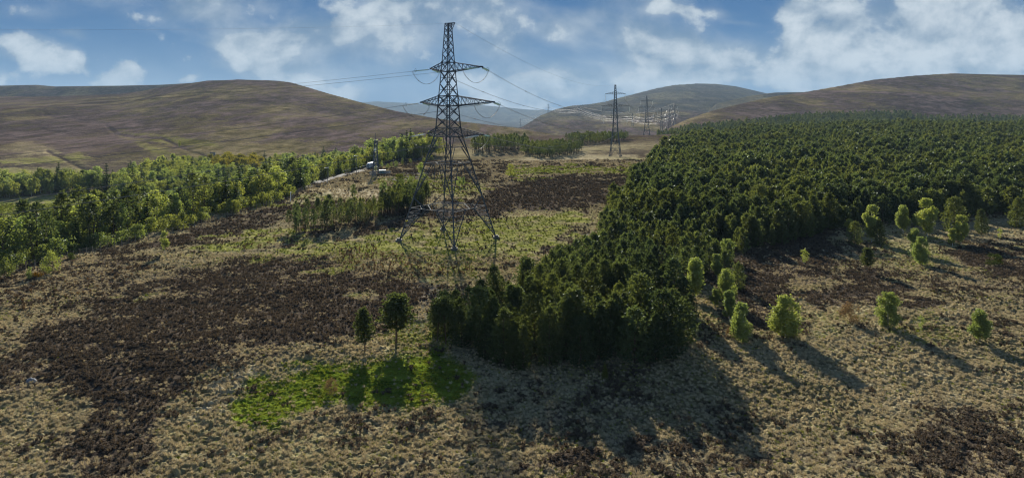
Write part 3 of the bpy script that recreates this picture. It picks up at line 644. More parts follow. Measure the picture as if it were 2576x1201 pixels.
# a field of many alike (beyond the 300 that show largest): one object that carries copies at its points
def field(name, pts, scl, rot, templates, label, cat, wide=None):
    n = len(pts)
    me = bpy.data.meshes.new(name); me.vertices.add(n); me.vertices.foreach_set('co', np.asarray(pts, np.float32).ravel())
    a = me.attributes.new('sc', 'FLOAT_VECTOR', 'POINT'); s3 = np.stack([scl * (wide if wide is not None else 1), scl * (wide if wide is not None else 1), scl], 1).astype(np.float32); a.data.foreach_set('vector', s3.ravel())
    a = me.attributes.new('rz', 'FLOAT_VECTOR', 'POINT'); a.data.foreach_set('vector', np.stack([np.zeros(n), np.zeros(n), rot], 1).astype(np.float32).ravel())
    a = me.attributes.new('ix', 'INT', 'POINT'); a.data.foreach_set('value', RNG.integers(0, len(templates), n).astype(np.int32))
    o = link(name, me); tag(o, label, cat, None, 'stuff')
    ng = bpy.data.node_groups.new(name, 'GeometryNodeTree'); ng.interface.new_socket('Geometry', in_out='INPUT', socket_type='NodeSocketGeometry'); ng.interface.new_socket('Geometry', in_out='OUTPUT', socket_type='NodeSocketGeometry')
    N = ng.nodes; gi = N.new('NodeGroupInput'); go = N.new('NodeGroupOutput'); ip = N.new('GeometryNodeInstanceOnPoints'); mp = N.new('GeometryNodeMeshToPoints'); jn = N.new('GeometryNodeJoinGeometry')
    for tmpl in reversed(templates):
        oi = N.new('GeometryNodeObjectInfo'); oi.inputs['Object'].default_value = tmpl; oi.inputs['As Instance'].default_value = True; oi.transform_space = 'ORIGINAL'
        ng.links.new(oi.outputs['Geometry'], jn.inputs[0])
    def at(nm, ty):
        q = N.new('GeometryNodeInputNamedAttribute'); q.data_type = ty; q.inputs['Name'].default_value = nm; return q.outputs['Attribute']
    ng.links.new(gi.outputs[0], mp.inputs[0]); ng.links.new(mp.outputs[0], ip.inputs['Points']); ng.links.new(jn.outputs[0], ip.inputs['Instance'])
    ip.inputs['Pick Instance'].default_value = True
    ng.links.new(at('ix', 'INT'), ip.inputs['Instance Index']); ng.links.new(at('sc', 'FLOAT_VECTOR'), ip.inputs['Scale'])
    er = N.new('FunctionNodeEulerToRotation'); ng.links.new(at('rz', 'FLOAT_VECTOR'), er.inputs[0]); ng.links.new(er.outputs[0], ip.inputs['Rotation'])
    ng.links.new(ip.outputs[0], go.inputs[0])
    md = o.modifiers.new('copies', 'NODES'); md.node_group = ng; return o

def scatter(poly, xr, yr, step, seed, jitter=.8, keep=None, grow=0.):
    """ground points on a loose grid whose place in the photograph falls inside poly; step grows with distance"""
    rg = g(seed); out = []; y = yr[0]; row = 0
    while y < yr[1]:
        st = step * (1 + grow * max(0, y - 150) / 100.)
        x = np.arange(xr[0], xr[1], st) + (row % 2) * st * .5; yy = np.full(x.shape, y)
        x = x + rg.uniform(-.5, .5, x.shape) * st * jitter; yy = yy + rg.uniform(-.5, .5, x.shape) * st * jitter
        q = np.abs(x) < yy * .82; x = x[q]; yy = yy[q]
        if len(x):
            z = ground(x, yy); u, v = proj(x, yy, z); k_ = inside(u, v, poly)
            if keep is not None: k_ &= keep(x, yy, u, v)
            out.append(np.stack([x[k_], yy[k_], z[k_]], 1))
        y += st * .9; row += 1
    return np.concatenate(out) if out else np.zeros((0, 3))

def plant(P, heights, rots, kind_near, kind_tmpl, label, group, field_label, field_name, cat, limit=300, near_limit=10**9, wides=None, mats=None):
    """the `limit` largest in view become things of their own, the rest one field"""
    app = heights / P[:, 1]; order = np.argsort(-app)
    wides = np.ones(len(P)) if wides is None else wides
    for c, i in enumerate(order[:limit]):
        kd = kind_near if P[i, 1] < near_limit else kind_tmpl
        kd.put(int(i * 7 + 3), (P[i, 0], P[i, 1], P[i, 2] - .1), heights[i], rots[i], label, group, wides[i])
    rest = order[limit:]
    if len(rest):
        if not kind_tmpl.single: raise ValueError
        tm = TEMPL(kind_tmpl); H0 = kind_tmpl.var[0][-1]
        pts = P[rest] - (0, 0, .15); return field(field_name, pts, heights[rest] / H0, rots[rest], tm, field_label, cat, wides[rest])
_T = {}
def TEMPL(kd):
    """objects whose meshes the fields repeat: never linked to the scene"""
    if id(kd) not in _T: _T[id(kd)] = [bpy.data.objects.new(kd.name, v[0]) for v in kd.var]
    return _T[id(kd)]

# ---------------------------------------------------------------- the big plantation on the right
CLEAR = [(1747, 757, 3.2), (1803, 700, 2.5), (1826, 768, 3.5), (1834, 815, 3.), (1866, 862, 3.5), (1466, 800, 4.), (2306, 560, 3), (2256, 560, 3), (1829, 640, 3), (1690, 820, 2)]
FOREST = [(1088, 858), (1150, 800), (1250, 745), (1390, 700), (1480, 640), (1525, 565), (1570, 505), (1630, 440), (1665, 392), (1700, 362), (1760, 352), (2000, 318), (2300, 290), (2700, 280), (2700, 560), (2576, 545), (2440, 548), (2300, 560), (2140, 575), (2060, 590), (1960, 620), (1890, 640), (1820, 690), (1745, 735), (1735, 800), (1755, 870), (1690, 905), (1560, 925), (1470, 940), (1300, 945), (1180, 895)]
GLADE = [(1620, 690), (1700, 700), (1770, 770), (1760, 790), (1660, 760), (1600, 730)]
def fkeep(x, y, u, v):
    ok = np.ones(x.shape, bool)
    for cu, cv, cr in CLEAR: c = cast(cu, cv); ok &= (np.hypot((x - c.x), (y - c.y + cr * .7) / 1.8) > cr)
    return ok & ~inside(u, v, GLADE) & (y < 760 + .05 * x) & (fbm(x, y, 11, 3, 401) > -.25)
FP = scatter(FOREST, (-60, 640), (78, 800), 2.95, 5, .98, fkeep, .10)
def forest():
    rg = g(9); n = len(FP); hh = (5.6 + 2.0 * sst(110, 230, FP[:, 1])) * (1 + .21 * rg.normal(size=n).clip(-1.6, 1.8)) * (1 + .75 * fbm(FP[:, 0], FP[:, 1], 26, 3, 77)) * (1 + .05 * sst(150, 350, FP[:, 1]))
    ro = rg.uniform(0, 6.28, n); wd = rg.uniform(.9, 1.2 + .3 * sst(120, 200, FP[:, 1]), n)
    plant(FP, hh, ro, K['pine_near'], K['pine_far'], 'dark green bushy pine packed among others at the near end of the plantation', 'pines crowding the near end of the plantation',
          'dark green pine plantation running back over the rise on the right', 'pine_plantation', 'plantation', 205, 10**9, wd)
    return n
print('forest', forest())

# far woods read as one mass
def mass(name, poly, yr, step, kd, H, label, seed, xr=(-900, 1500), keep=None):
    P = scatter(poly, xr, yr, step, seed, .9, keep); rg = g(seed + 1); n = len(P)
    if n: field(name, P - (0, 0, .2), H / kd.var[0][-1] * rg.uniform(.75, 1.2, n), rg.uniform(0, 6.28, n), TEMPL(kd), label, 'plantation')
    return n
print(mass('distant_plantation', [(1650, 350), (1725, 330), (1900, 313), (2000, 300), (2150, 293), (2290, 292), (2300, 325), (1900, 345), (1700, 356)], (900, 1750), 7, K['pine_far'], 12, 'blue green conifer plantation at the foot of the right hand hill', 300, keep=lambda x, y, u, v: y > 900),
      mass('distant_plantation', [(2290, 298), (2420, 299), (2600, 301), (2600, 330), (2290, 320)], (1000, 1750), 8, K['pine_far'], 10, 'thin line of conifers behind the crest of the plantation', 304, keep=lambda x, y, u, v: y > 1000))

# ---------------------------------------------------------------- small plantations and rows on the moor
def clump(kd, poly, yr, xr, step, H, seed, label, group, jitter=.8, var=.18, limit=300, wide=1., keep=None):
    P = scatter(poly, xr, yr, step, seed, jitter, keep); rg = g(seed)
    order = np.argsort(P[:, 1]); rest = order[limit:]; order = order[:limit]
    if len(rest): field('pine_plantation', P[rest] - (0, 0, .1), H / kd.var[0][-1] * rg.uniform(.8, 1.2, len(rest)), rg.uniform(0, 6.28, len(rest)), TEMPL(kd), 'further ' + label.replace('pine', 'pines', 1), 'plantation', np.full(len(rest), wide))
    for i in order:
        kd.put(int(rg.integers(0, 99)), (P[i, 0], P[i, 1], P[i, 2] - .1), H * (1 + var * 1.6 * float(np.clip(rg.normal(), -1.5, 1.5))), rg.uniform(0, 6.28), label, group, wide * rg.uniform(.85, 1.15))
    return len(order)
print('rows', clump(K['pine_mid'], [(722, 590), (735, 576), (900, 549), (960, 528), (1060, 508), (1070, 522), (980, 545), (950, 566), (830, 588), (740, 600)], (150, 260), (-90, -15), 2.9, 5.4, 31, 'slim pine in the narrow belt left of the big pylon', 'pines of the narrow belt left of the big pylon', limit=48),
      clump(K['pine_mid'], [(950, 541), (1050, 506), (1080, 508), (1060, 535), (990, 550)], (150, 280), (-70, -15), 1.8, 6.8, 32, 'tall dense pine at the right end of the belt by the pylon', 'taller pines at the right end of the belt', limit=22),
      clump(K['pine_mid'], [(1310, 392), (1325, 374), (1400, 372), (1470, 378), (1440, 392), (1380, 399)], (400, 620), (0, 80), 4.0, 7, 33, 'pine in the small square clump left of the second pylon', 'pines of the square clump left of the second pylon', wide=1.3, limit=4),
      clump(K['pine_mid'], [(1420, 358), (1470, 351), (1580, 349), (1570, 356), (1480, 366)], (560, 800), (30, 160), 5.5, 8, 34, 'pine in the low strip behind the second pylon', 'pines of the low strip behind the second pylon', wide=1.3, limit=4),
      clump(K['pine_mid'], [(1185, 385), (1200, 372), (1330, 366), (1330, 380), (1220, 388)], (480, 900), (-90, 40), 6, 10, 35, 'pine in the dark strip at the valley edge right of the big pylon', 'pines of the dark strip at the valley edge', wide=1.2, limit=4))

# ---------------------------------------------------------------- the wood in the valley
VALLEY = [(-80, 472), (0, 470), (300, 474), (330, 446), (480, 426), (640, 428), (760, 418), (900, 405), (1000, 392), (1080, 385), (1110, 392), (1030, 402), (990, 408), (915, 424), (880, 434), (818, 450), (790, 462), (745, 484), (715, 502), (638, 524), (550, 548), (491, 570), (410, 588), (311, 612), (234, 630), (141, 655), (60, 676), (-60, 712)]
MEADOW = [(-80, 512), (40, 500), (170, 486), (262, 484), (300, 495), (260, 520), (210, 560), (60, 596), (-80, 605)]
def vkeep(x, y, u, v): return ~inside(u, v, MEADOW) & ((fbm(x, y, 34, 2, 411) > -.17) | ((y > 385) & (x < -150)))
VP = scatter(VALLEY, (-620, 20), (110, 900), 4.6, 41, .95, vkeep, .12)
def valley():
    rg = g(43); n = len(VP); x, y = VP[:, 0], VP[:, 1]; U, V = proj(x, y, VP[:, 2])
    e = fbm(x, y, 28, 3, 51); q = rg.uniform(0, 1, n); kind = np.full(n, 0)
    nearw = y < 330
    kind[nearw & (q + e * 1.3 < .24)] = 1; kind[nearw & (q + e * 1.3 > .70)] = 2; kind[nearw & (q > .42) & (q < .62)] = 3
    kind[(~nearw) & (q < .30)] = 3; kind[(~nearw) & (q > .93)] = 1
    edge = ipl(y, EY) - x; kind[(edge < 11) & nearw] = 4
    kind[(U > 530) & (U < 660) & (y > 430) & (V < 450)] = 5
    sp = [('leaf', 'rounded green broadleaf tree in the valley wood beyond the wire fence', 'broadleaf trees of the valley wood', 8.2, 'broadleaf_wood'), ('spruce', 'dark pointed spruce standing above the valley wood', 'dark spruces of the valley wood', 11.5, 'spruce_wood'),
          ('pine_mid', 'tall dark pine with bare lower trunk in the valley wood', 'pines of the valley wood', 10.5, 'pine_wood'), ('birch_far', 'pale green slender birch in the valley wood', 'birches of the valley wood', 9., 'birch_wood'),
          ('bush', 'low green bush just behind the wire fence', 'bushes along the far side of the wire fence', 3.3, 'scrub'), ('gold', 'golden green tree at the far corner of the valley wood', 'golden green trees at the far corner of the valley wood', 13, 'golden_wood')]
    for k_, (kn, lb, gp, H, fn) in enumerate(sp):
        s_ = kind == k_
        if not s_.any(): continue
        m_ = int(s_.sum()); P = VP[s_]; far = P[:, 1] > 430
        hh = H * (1 + .24 * rg.normal(size=m_).clip(-1.5, 1.6)) * (1 + .38 * far * (k_ < 4))
        plant(P, hh, rg.uniform(0, 6.28, m_), K[kn], K[kn], lb, gp, 'mass of ' + gp.replace(' of the', ' deeper in the'), fn, 'wood', {'pine_mid': 0, 'leaf': 265, 'birch_far': 250}.get(kn, 290), 10**9, rg.uniform(.95, 1.4, m_) * (1.25 if kn == 'pine_mid' else 1))
    return n
print('valley', valley())

# ---------------------------------------------------------------- single trees, placed one by one
def single(kn, i, u, v, h, label, wide=1., rz=0., name=None, mat=None, cat=None, yy=None):
    p = cast(u, v); H = h * p.y / FU
    return K[kn].put(i, (p.x, p.y, p.z - .1), H, rz, label, None, wide, name, cat, mat)
single('pine_lone', 1, 918, 893, 115, 'slimmer pine, left of the two front pines by the bright green hollow', 1.05, 1.)
single('pine_lone', 0, 997, 865, 122, 'broad rounded pine on the bare heath edge above the bright green hollow', 1.4, 2.)
single('pine_lone', 2, 1100, 862, 108, 'leggy pine at the left corner of the plantation', 1., 0.)
single('pine_lone', 2, 1122, 868, 118, 'leggy pine with two bent stems right at the plantation corner', 1.1, 3.)
B = [('birch_near', 0, 1747, 757, 108, 'yellow green birch rising alone out of the dark plantation edge', 1.0, None), ('birch_near', 1, 1803, 700, 62, 'small yellow green birch top beside the plantation edge', 1.1, None),
     ('birch_near', 2, 1826, 768, 92, 'upper leafy birch of the cluster at the plantation corner', .95, None), ('birch_near', 4, 1800, 776, 50, 'low bright birch leaning on the left of the cluster', 1.3, None),
     ('birch_near', 4, 1834, 815, 86, 'slim birch in the middle of the cluster', 1.0, None), ('birch_near', 3, 1866, 862, 100, 'shaded grey green birch with pale stem at the foot of the cluster', 1.0, None),
     ('birch_near', 3, 1976, 850, 106, 'full rounded birch whose foot stands in the long shade', 1.35, None), ('birch_near', 2, 2234, 828, 94, 'upright oval birch standing alone on the tussocks right of centre', 1.0, None),
     ('birch_near', 0, 2465, 866, 88, 'cone shaped birch nearest the right border', 1.1, None), ('birch_near', 1, 2192, 612, 96, 'tall leafy birch at the left of the upper group', 1.0, 'birch_pale'),
     ('birch_near', 0, 2272, 588, 72, 'narrow birch beside a dark pine in the upper group', .95, 'birch_pale'), ('birch_near', 1, 2333, 598, 98, 'tallest birch of the upper group', 1.15, None),
     ('birch_near', 4, 2300, 640, 66, 'birch leaning just in front of the tallest one', 1.15, None), ('birch_near', 3, 2318, 668, 72, 'round birch lowest in the upper group', 1.0, None),
     ('birch_near', 1, 2418, 616, 74, 'yellowish birch at the right of the upper group', 1.1, None), ('birch_near', 4, 2396, 622, 48, 'small birch at the foot of the yellowish one', 1.2, None),
     ('birch_near', 4, 2136, 590, 40, 'small birch tuft against a dark bushy pine', 1.3, None), ('birch_near', 4, 2302, 575, 36, 'small yellow birch between two pale ones', 1.3, None),
     ('birch_near', 2, 1828, 660, 60, 'birch top showing yellow in the plantation above the cluster', 1.1, None)]
for i, (kn, k_, u, v, h, lb, wd, mt) in enumerate(B): single(kn, k_, u, v, h, lb, wd, i * 1.7, mat=M[mt] if mt else None)
single('small_birch', 0, 2023, 668, 44, 'thin birch sapling alone on the shaded slope', 1.2, 0); single('small_birch', 0, 2317, 842, 52, 'bare thin sapling between the oval and the cone shaped birches', .8, 1)
single('small_birch', 0, 2515, 606, 34, 'tiny sapling on the slope below the plantation at the right', 1.0, 1)
single('twig_bush', 0, 2140, 812, 52, 'leafless grey brown bush on the tussock field', 1.0); single('twig_bush', 0, 834, 990, 40, 'leafless thorn bush in the bright green hollow', .9)
single('dark_bush', 0, 2497, 668, 32, 'dark round bush on the slope at the far right', 1.0); single('twig_bush', 0, 1838, 850, 30, 'small shaded bush under the birch cluster', .8)
D_ = [(2212, 618, 66, 'dark pine tucked behind the tall leafy birch', 'pine_near', 3), (2150, 618, 60, 'dark bushy pine at the left of the upper group', 'pine_near', 2), (2183, 688, 62, 'dark flat topped pine with a clear stem on the open slope', 'pine_lone', 0),
      (2256, 560, 64, 'greyish pine behind the narrow birch', 'pine_near', 1), (2306, 560, 78, 'broad olive pine behind the tallest birch', 'pine_near', 2), (2400, 590, 92, 'wide pine mass behind the yellowish birch', 'pine_near', 2),
      (2470, 590, 62, 'ragged pine right of the yellowish birch', 'pine_near', 4), (2558, 575, 76, 'bushy pine at the right border below the plantation', 'pine_near', 0), (2106, 555, 58, 'isolated pine at the dark plantation edge above the shaded slope', 'pine_near', 1),
      (1466, 800, 98, 'grey green egg shaped pine standing clear in the plantation', 'pine_near', 2), (1856, 730, 70, 'shaded pine behind the birch cluster', 'pine_near', 0)]
for u, v, h, lb, kn, i in D_: single(kn, i, u, v, h, lb, 1.0, u * .1)
single('pine_near', 3, 1521, 958, 44, 'little bright conifer at the lower edge of the plantation', .8, 0, mat=M['pine_yellow'], name='young_pine')
M_ = [('leaf', 1, 888, 497, 34, 'round green tree alone on the pale grass left of the pylon'), ('pine_lone', 2, 828, 526, 36, 'flat topped pine alone on the heather band'), ('pine_lone', 1, 800, 536, 38, 'thin pine left of the flat topped one'),
      ('birch_far', 0, 958, 484, 26, 'thin leafy birch left of the pair on the pale grass'), ('birch_far', 1, 968, 486, 30, 'thin leafy birch right of the pair on the pale grass'), ('leaf', 4, 1009, 480, 32, 'small round tree below the dark bush'),
      ('dark_bush', 0, 1000, 462, 26, 'big dark bush on the grass left of the pylon'), ('leaf', 0, 1036, 476, 34, 'light green tree between the dark bush and the pylon'), ('leaf', 2, 1062, 474, 40, 'bright tree just behind the left leg of the pylon'),
      ('birch_far', 2, 1058, 456, 48, 'tall bright birch behind the left leg of the pylon'), ('birch_far', 0, 1155, 472, 30, 'small birch seen through the pylon, left'), ('birch_far', 1, 1166, 472, 28, 'small birch seen through the pylon, right'),
      ('leaf', 2, 1284, 441, 30, 'round bright tree on the moor right of the pylon'), ('birch_far', 0, 960, 421, 18, 'small green tree beside the roadside row, left'), ('leaf', 0, 945, 430, 14, 'low round tree by the roadside cabin'),
      ('leaf', 3, 452, 370, 16, 'round green tree alone in the gully on the left hill'), ('leaf', 0, 820, 505, 14, 'little bush on the pale grass'), ('birch_far', 1, 415, 640, 60, 'slender birch behind the fence'),
      ('birch_far', 0, 73, 705, 36, 'small leafy birch left of the gorse'), ('leaf', 4, 12, 706, 60, 'round tree cut by the left border'), ('leaf', 0, 125, 690, 62, 'pale leaning willow by the fence, right of the gorse'), ('dark_bush', 0, 174, 655, 20, 'golden brown bush behind the fence')]
M_ += [('spruce', 0, 125, 612, 84, 'tall dark spruce, leftmost of those standing out of the valley wood'), ('spruce', 1, 190, 628, 80, 'second dark spruce from the left in the valley wood'), ('spruce', 2, 436, 545, 74, 'narrow spruce at the left of the dark group in the valley wood'), ('spruce', 0, 469, 538, 92, 'tallest spruce of the dark group in the valley wood'), ('spruce', 1, 505, 536, 66, 'wide spruce on the right flank of the tallest one'), ('spruce', 2, 568, 520, 72, 'spruce beyond the dark group, nearer the corner post'), ('spruce', 0, 594, 526, 82, 'slender spruce closest to the corner post'), ('pine_mid', 1, 330, 585, 84, 'tall pine in the middle of the valley wood'), ('pine_mid', 2, 28, 640, 80, 'tall pine cut near the left border in the valley wood')]
for i, (kn, k_, u, v, h, lb) in enumerate(M_): single(kn, k_, u, v, h, lb, 1.1, i * 1.3)
for i, (u, v, h, w_) in enumerate([(975, 424, 13, 1.2), (985, 422, 15, 1.2), (996, 419, 15, 1.2), (1012, 415, 18, 1.), (1032, 411, 13, 1.1), (1066, 407, 12, 1.2), (1076, 405, 14, 1.2), (1086, 404, 14, 1.2)]):
    single('leaf', i, u, v, h, 'small round green tree in the row along the road', w_, i).__setitem__('group', 'small round trees in the row along the road')
single('gorse', 0, 90, 701, 20, 'bright orange flowering gorse bush by the fence', 1.4)
for i, (u, v) in enumerate([(1780, 352), (2105, 322), (2232, 320), (2380, 322), (2045, 393), (1918, 372), (1975, 362), (2440, 335), (1693, 520)]):
    # lone birches whose yellow green tops stick out of the plantation
    p = cast(u, v); K['birch_near'].put(i, (p.x, p.y, p.z), 9.2, i, 'yellow green birch top sticking out of the dark plantation', 'birch tops sticking out of the plantation', 1.2)

# ---------------------------------------------------------------- the big angle tower
def lerp(a, b, t): return a + (b - a) * t
TC = Vector((-15.9, 166.4)); TA = Vector((.84, -.542)); TB = Vector((.542, .84))     # centre, arm direction, line-side direction
T1Z = gz(TC.x, TC.y)
PROF = [(0, 17.2), (25.8, 5.1), (28, 4.35), (36, 3.35), (44.3, 2.2), (54, 1.15)]
def side(z): return ipl(z, PROF)
def TP(a, b, z): return Vector((TC.x + TA.x * a + TB.x * b, TC.y + TA.y * a + TB.y * b, z + T1Z))
def corner(k, z):
    s = side(z) / 2; i, j = ((-1, -1), (1, -1), (1, 1), (-1, 1))[k % 4]; return TP(i * s, j * s, z)
def mid(k, z, off=0.):
    p, q = corner(k, z), corner(k + 1, z); return p.lerp(q, .5 + off)
def big_tower():
    root = empty('transmission_tower', (TC.x, TC.y, T1Z)); tag(root, 'tall grey steel lattice pylon with three pairs of arms, nearest of all the pylons', 'pylon')
    inv = Vector((TC.x, TC.y, T1Z))
    class LB(MB):
        def bar(s, p, q, *a, **k): MB.bar(s, Vector(p) - inv, Vector(q) - inv, *a, **k)
        def tube(s, pts, *a, **k): MB.tube(s, [Vector(p) - inv for p in pts], *a, **k)
    for k in range(4):
        b = LB()
        for (z0, w0), (z1, w1) in zip(PROF[:-1], PROF[1:]):
            w_ = .30 if z0 < 20 else .26 if z0 < 30 else .2
            b.bar(corner(k, z0 + (.35 if z0 == 0 else 0)), corner(k, z1), w_)
        b.build('leg', M['steel'], root)
        f = MB(); c = corner(k, 0) - inv; gzz = gz(c.x + inv.x, c.y + inv.y) - T1Z
        f.box((c.x, c.y, gzz + .1), (1.5, 1.5, 1.1)); f.box((c.x, c.y, gzz + .8), (.9, .9, .35)); f.build('concrete_foot', M['concrete'], root)
    # lower leg bracing
    b = LB()
    for k in range(4):
        zt, zm, zl, zd = 25.8, 19.3, 10.8, 8.3
        # inverted V below the horizontal at 19.3, down to the leg
        for sg, kk in ((-1, k), (1, k + 1)):
            top = mid(k, zm, .14 * sg); bot = corner(kk, zl); b.bar(top, bot, .16)
            for t in (.15, .3, .45, .6, .75, .88):
                p = top.lerp(bot, t); q = corner(kk, p.z - T1Z); b.bar(p, q, .10)
                t2 = min(1, t + .13); p2 = top.lerp(bot, t2); b.bar(q, p2, .08)
            top = mid(k, zd, .13 * sg); bot = corner(kk, .6); b.bar(top, bot, .16)
            for t in (.14, .28, .42, .56, .70, .84):
                p = top.lerp(bot, t); q = corner(kk, p.z - T1Z); b.bar(p, q, .10)
                p2 = top.lerp(bot, min(1, t + .12)); b.bar(q, p2, .08)
            top = mid(k, zt, .2 * sg); bot = corner(kk, 21.0); b.bar(top, bot, .13)
            b.bar(mid(k, 23.2, .22 * sg), corner(kk, zm), .12)
            b.bar(corner(kk, zl), mid(k, zd, .13 * sg), .13)
        b.bar(corner(k, zm), corner(k + 1, zm), .15); b.bar(corner(k, 23.2), corner(k + 1, 23.2), .11)
        b.bar(corner(k, zd), corner(k + 1, zd), .15)
        # plan bracing of the two diaphragms
        b.bar(mid(k, zd), mid(k + 1, zd), .15); b.bar(mid(k, zm), mid(k + 1, zm), .12)
        b.bar(mid(k, zd, -.22), mid(k - 1, zd, .22), .1)
        # face sub bracing hanging between diaphragms
        b.bar(mid(k, zm, .14), mid(k, zd + 6.5, .02), .1); b.bar(mid(k, zm, -.14), mid(k, zd + 6.5, -.02), .1)
    b.build('leg_bracing', M['steel'], root)
    # body
    b = LB(); lv = [25.8, 28, 30.7, 33.4, 36, 39, 42, 44.3, 46.3, 48.2, 50, 51.6, 52.9, 54]
    for z0, z1 in zip(lv[:-1], lv[1:]):
        w_ = .14 if z0 < 42 else .10
        for k in range(4):
            b.bar(corner(k, z0), corner(k + 1, z1), w_); b.bar(corner(k + 1, z0), corner(k, z1), w_)
            if z0 in (25.8, 28, 33.4, 36, 42, 44.3): b.bar(corner(k, z0), corner(k + 1, z0), .17)
            if z0 < 42:
                c = (corner(k, z0) + corner(k + 1, z1)) / 2; b.bar(corner(k, (z0 + z1) / 2), c, .08); b.bar(corner(k + 1, (z0 + z1) / 2), c, .08)
    for z in (28, 36, 44.3): b.bar(corner(0, z), corner(2, z), .1); b.bar(corner(1, z), corner(3, z), .1)
    for z in (25.8, 28, 33.4, 36, 42, 44.3):
        for k in range(4):
            c = corner(k, z); b.bar(c + Vector((0, 0, -.25)), c + Vector((0, 0, .25)), .42)
    b.build('body_bracing', M['steel'], root)
    # peak with its small earth wire arm to the right
    b = LB(); tip = TP(2.1, 0, 54.05)
    for k in (1, 2): b.bar(corner(k, 54), tip, .12); b.bar(corner(k, 52.4), tip, .12)
    for k in range(4): b.bar(corner(k, 54), corner(k + 1, 54), .12)
    for t in (.3, .6): b.bar(corner(1, 54).lerp(tip, t), corner(1, 52.4).lerp(tip, t), .07); b.bar(corner(1, 54).lerp(tip, t), corner(2, 54).lerp(tip, t), .07)
    b.build('earth_wire_peak', M['steel'], root)
    # cross arms: (bottom chord z at body, top chord z at body, tip z, right length, left length)
    ARMS = [(42.0, 44.3, 42.9, 10.2, 5.4), (33.4, 36.0, 34.4, 13.6, 8.6), (25.8, 28.0, 26.6, 10.4, 6.2)]
    tips = []
    for zb, zt, ztip, Lr, Ll in ARMS:
        for sg, L in ((1, Lr), (-1, Ll)):
            b = LB(); ks = (1, 2) if sg > 0 else (0, 3); tips.append((sg * L, ztip))
            tw = .55; ends = [TP(sg * L, -tw, ztip), TP(sg * L, tw, ztip)]
            n = max(3, int(L / 1.35)); 
            for q, k in enumerate(ks):
                bb, tt = corner(k, zb), corner(k, zt); e = ends[q]
                b.bar(bb, e, .19); b.bar(tt, e, .17)
                for i in range(n):
                    t0, t1 = i / n, (i + 1) / n
                    if i: b.bar(bb.lerp(e, t0), tt.lerp(e, t0), .08)
                    b.bar(bb.lerp(e, t1), tt.lerp(e, t0), .08)
            a0, a1 = corner(ks[0], zb), corner(ks[1], zb); c0, c1 = corner(ks[0], zt), corner(ks[1], zt)
            for i in range(n):
                t0, t1 = i / n, (i + 1) / n
                b.bar(a0.lerp(ends[0], t0), a1.lerp(ends[1], t1), .08); b.bar(a1.lerp(ends[1], t0), a0.lerp(ends[0], t1), .08)
                b.bar(c0.lerp(ends[0], t0), c1.lerp(ends[1], t0), .07)
            b.bar(ends[0], ends[1], .3)
            b.build('cross_arm', M['steel'], root)
    # insulator strings and jumper loops
    dL = Vector((-.80, -.60, -.13)).normalized(); dO = Vector((.275, .958, -.10)).normalized(); att = []
    for ti, (a, z) in enumerate(tips):
        ends = []
        for d in (dL, dO):
            s0 = TP(a, 0, z - .15); hw = d.cross(Vector((0, 0, 1))).normalized() * .22
            h = LB(); h.bar(s0, s0 + d * 1.0, .10, m=1); h.bar(s0 + d * 1.0 - hw, s0 + d * 1.0 + hw, .12, m=1)
            for sg in (-1, 1):
                p0 = s0 + d * 1.1 + hw * sg; nn = 17
                h.bar(p0, p0 + d * 3.9, .06, m=1)
                for q in range(nn):
                    c = p0 + d * (.2 + 3.6 * q / (nn - 1)); h.tube([c - d * .05, c, c + d * .05], [.05, .17, .10], 8, 0)
            e = s0 + d * 5.1; h.bar(e - hw, e + hw, .1, m=1); h.bar(e, e + d * .5, .09, m=1)
            ring = [e - d * .5 + Vector((0, 0, .15)) + hw.normalized() * .42 * math.cos(x) + (Vector((0, 0, 1)) * .45 * math.sin(x)) for x in np.linspace(0, 2 * math.pi, 13)]
            h.tube(ring, .03, 5, 1)
            h.build('insulator_string', [M['glass_ins'] if d is dO or z > 40 else M['porcelain'], M['steel']], root)
            ends.append(e + d * .4)
        att.append(ends)
        j = LB(); p, q = ends
        for off in (-.2, .2):
            pts = []
            for i in range(15):
                t = i / 14; c = p.lerp(q, t); sag = 3.1 * (1 - (2 * t - 1) ** 2) ** .8; pts.append(c + Vector((off * .3, off, -sag)))
            j.tube(pts, .03, 5)
        for i in (3, 11):
            t = i / 14; c = p.lerp(q, t) - Vector((0, 0, 3.1 * (1 - (2 * t - 1) ** 2) ** .8)); j.bar(c - Vector((0, .25, 0)), c + Vector((0, .25, 0)), .14)
        j.build('jumper_cable', M['wire'], root)
    pl = LB(); c = corner(0, 5.2); pl.bar(c + Vector((-.1, -.25, 0)), c + Vector((.5, -.25, 0)), .05, .35); pl.build('warning_plate', M['yellow_plate'], root)
    return att, TP(2.1, 0, 54.0), TP(-.6, 0, 54.0)
ATT, PEAK_R, PEAK_L = big_tower()

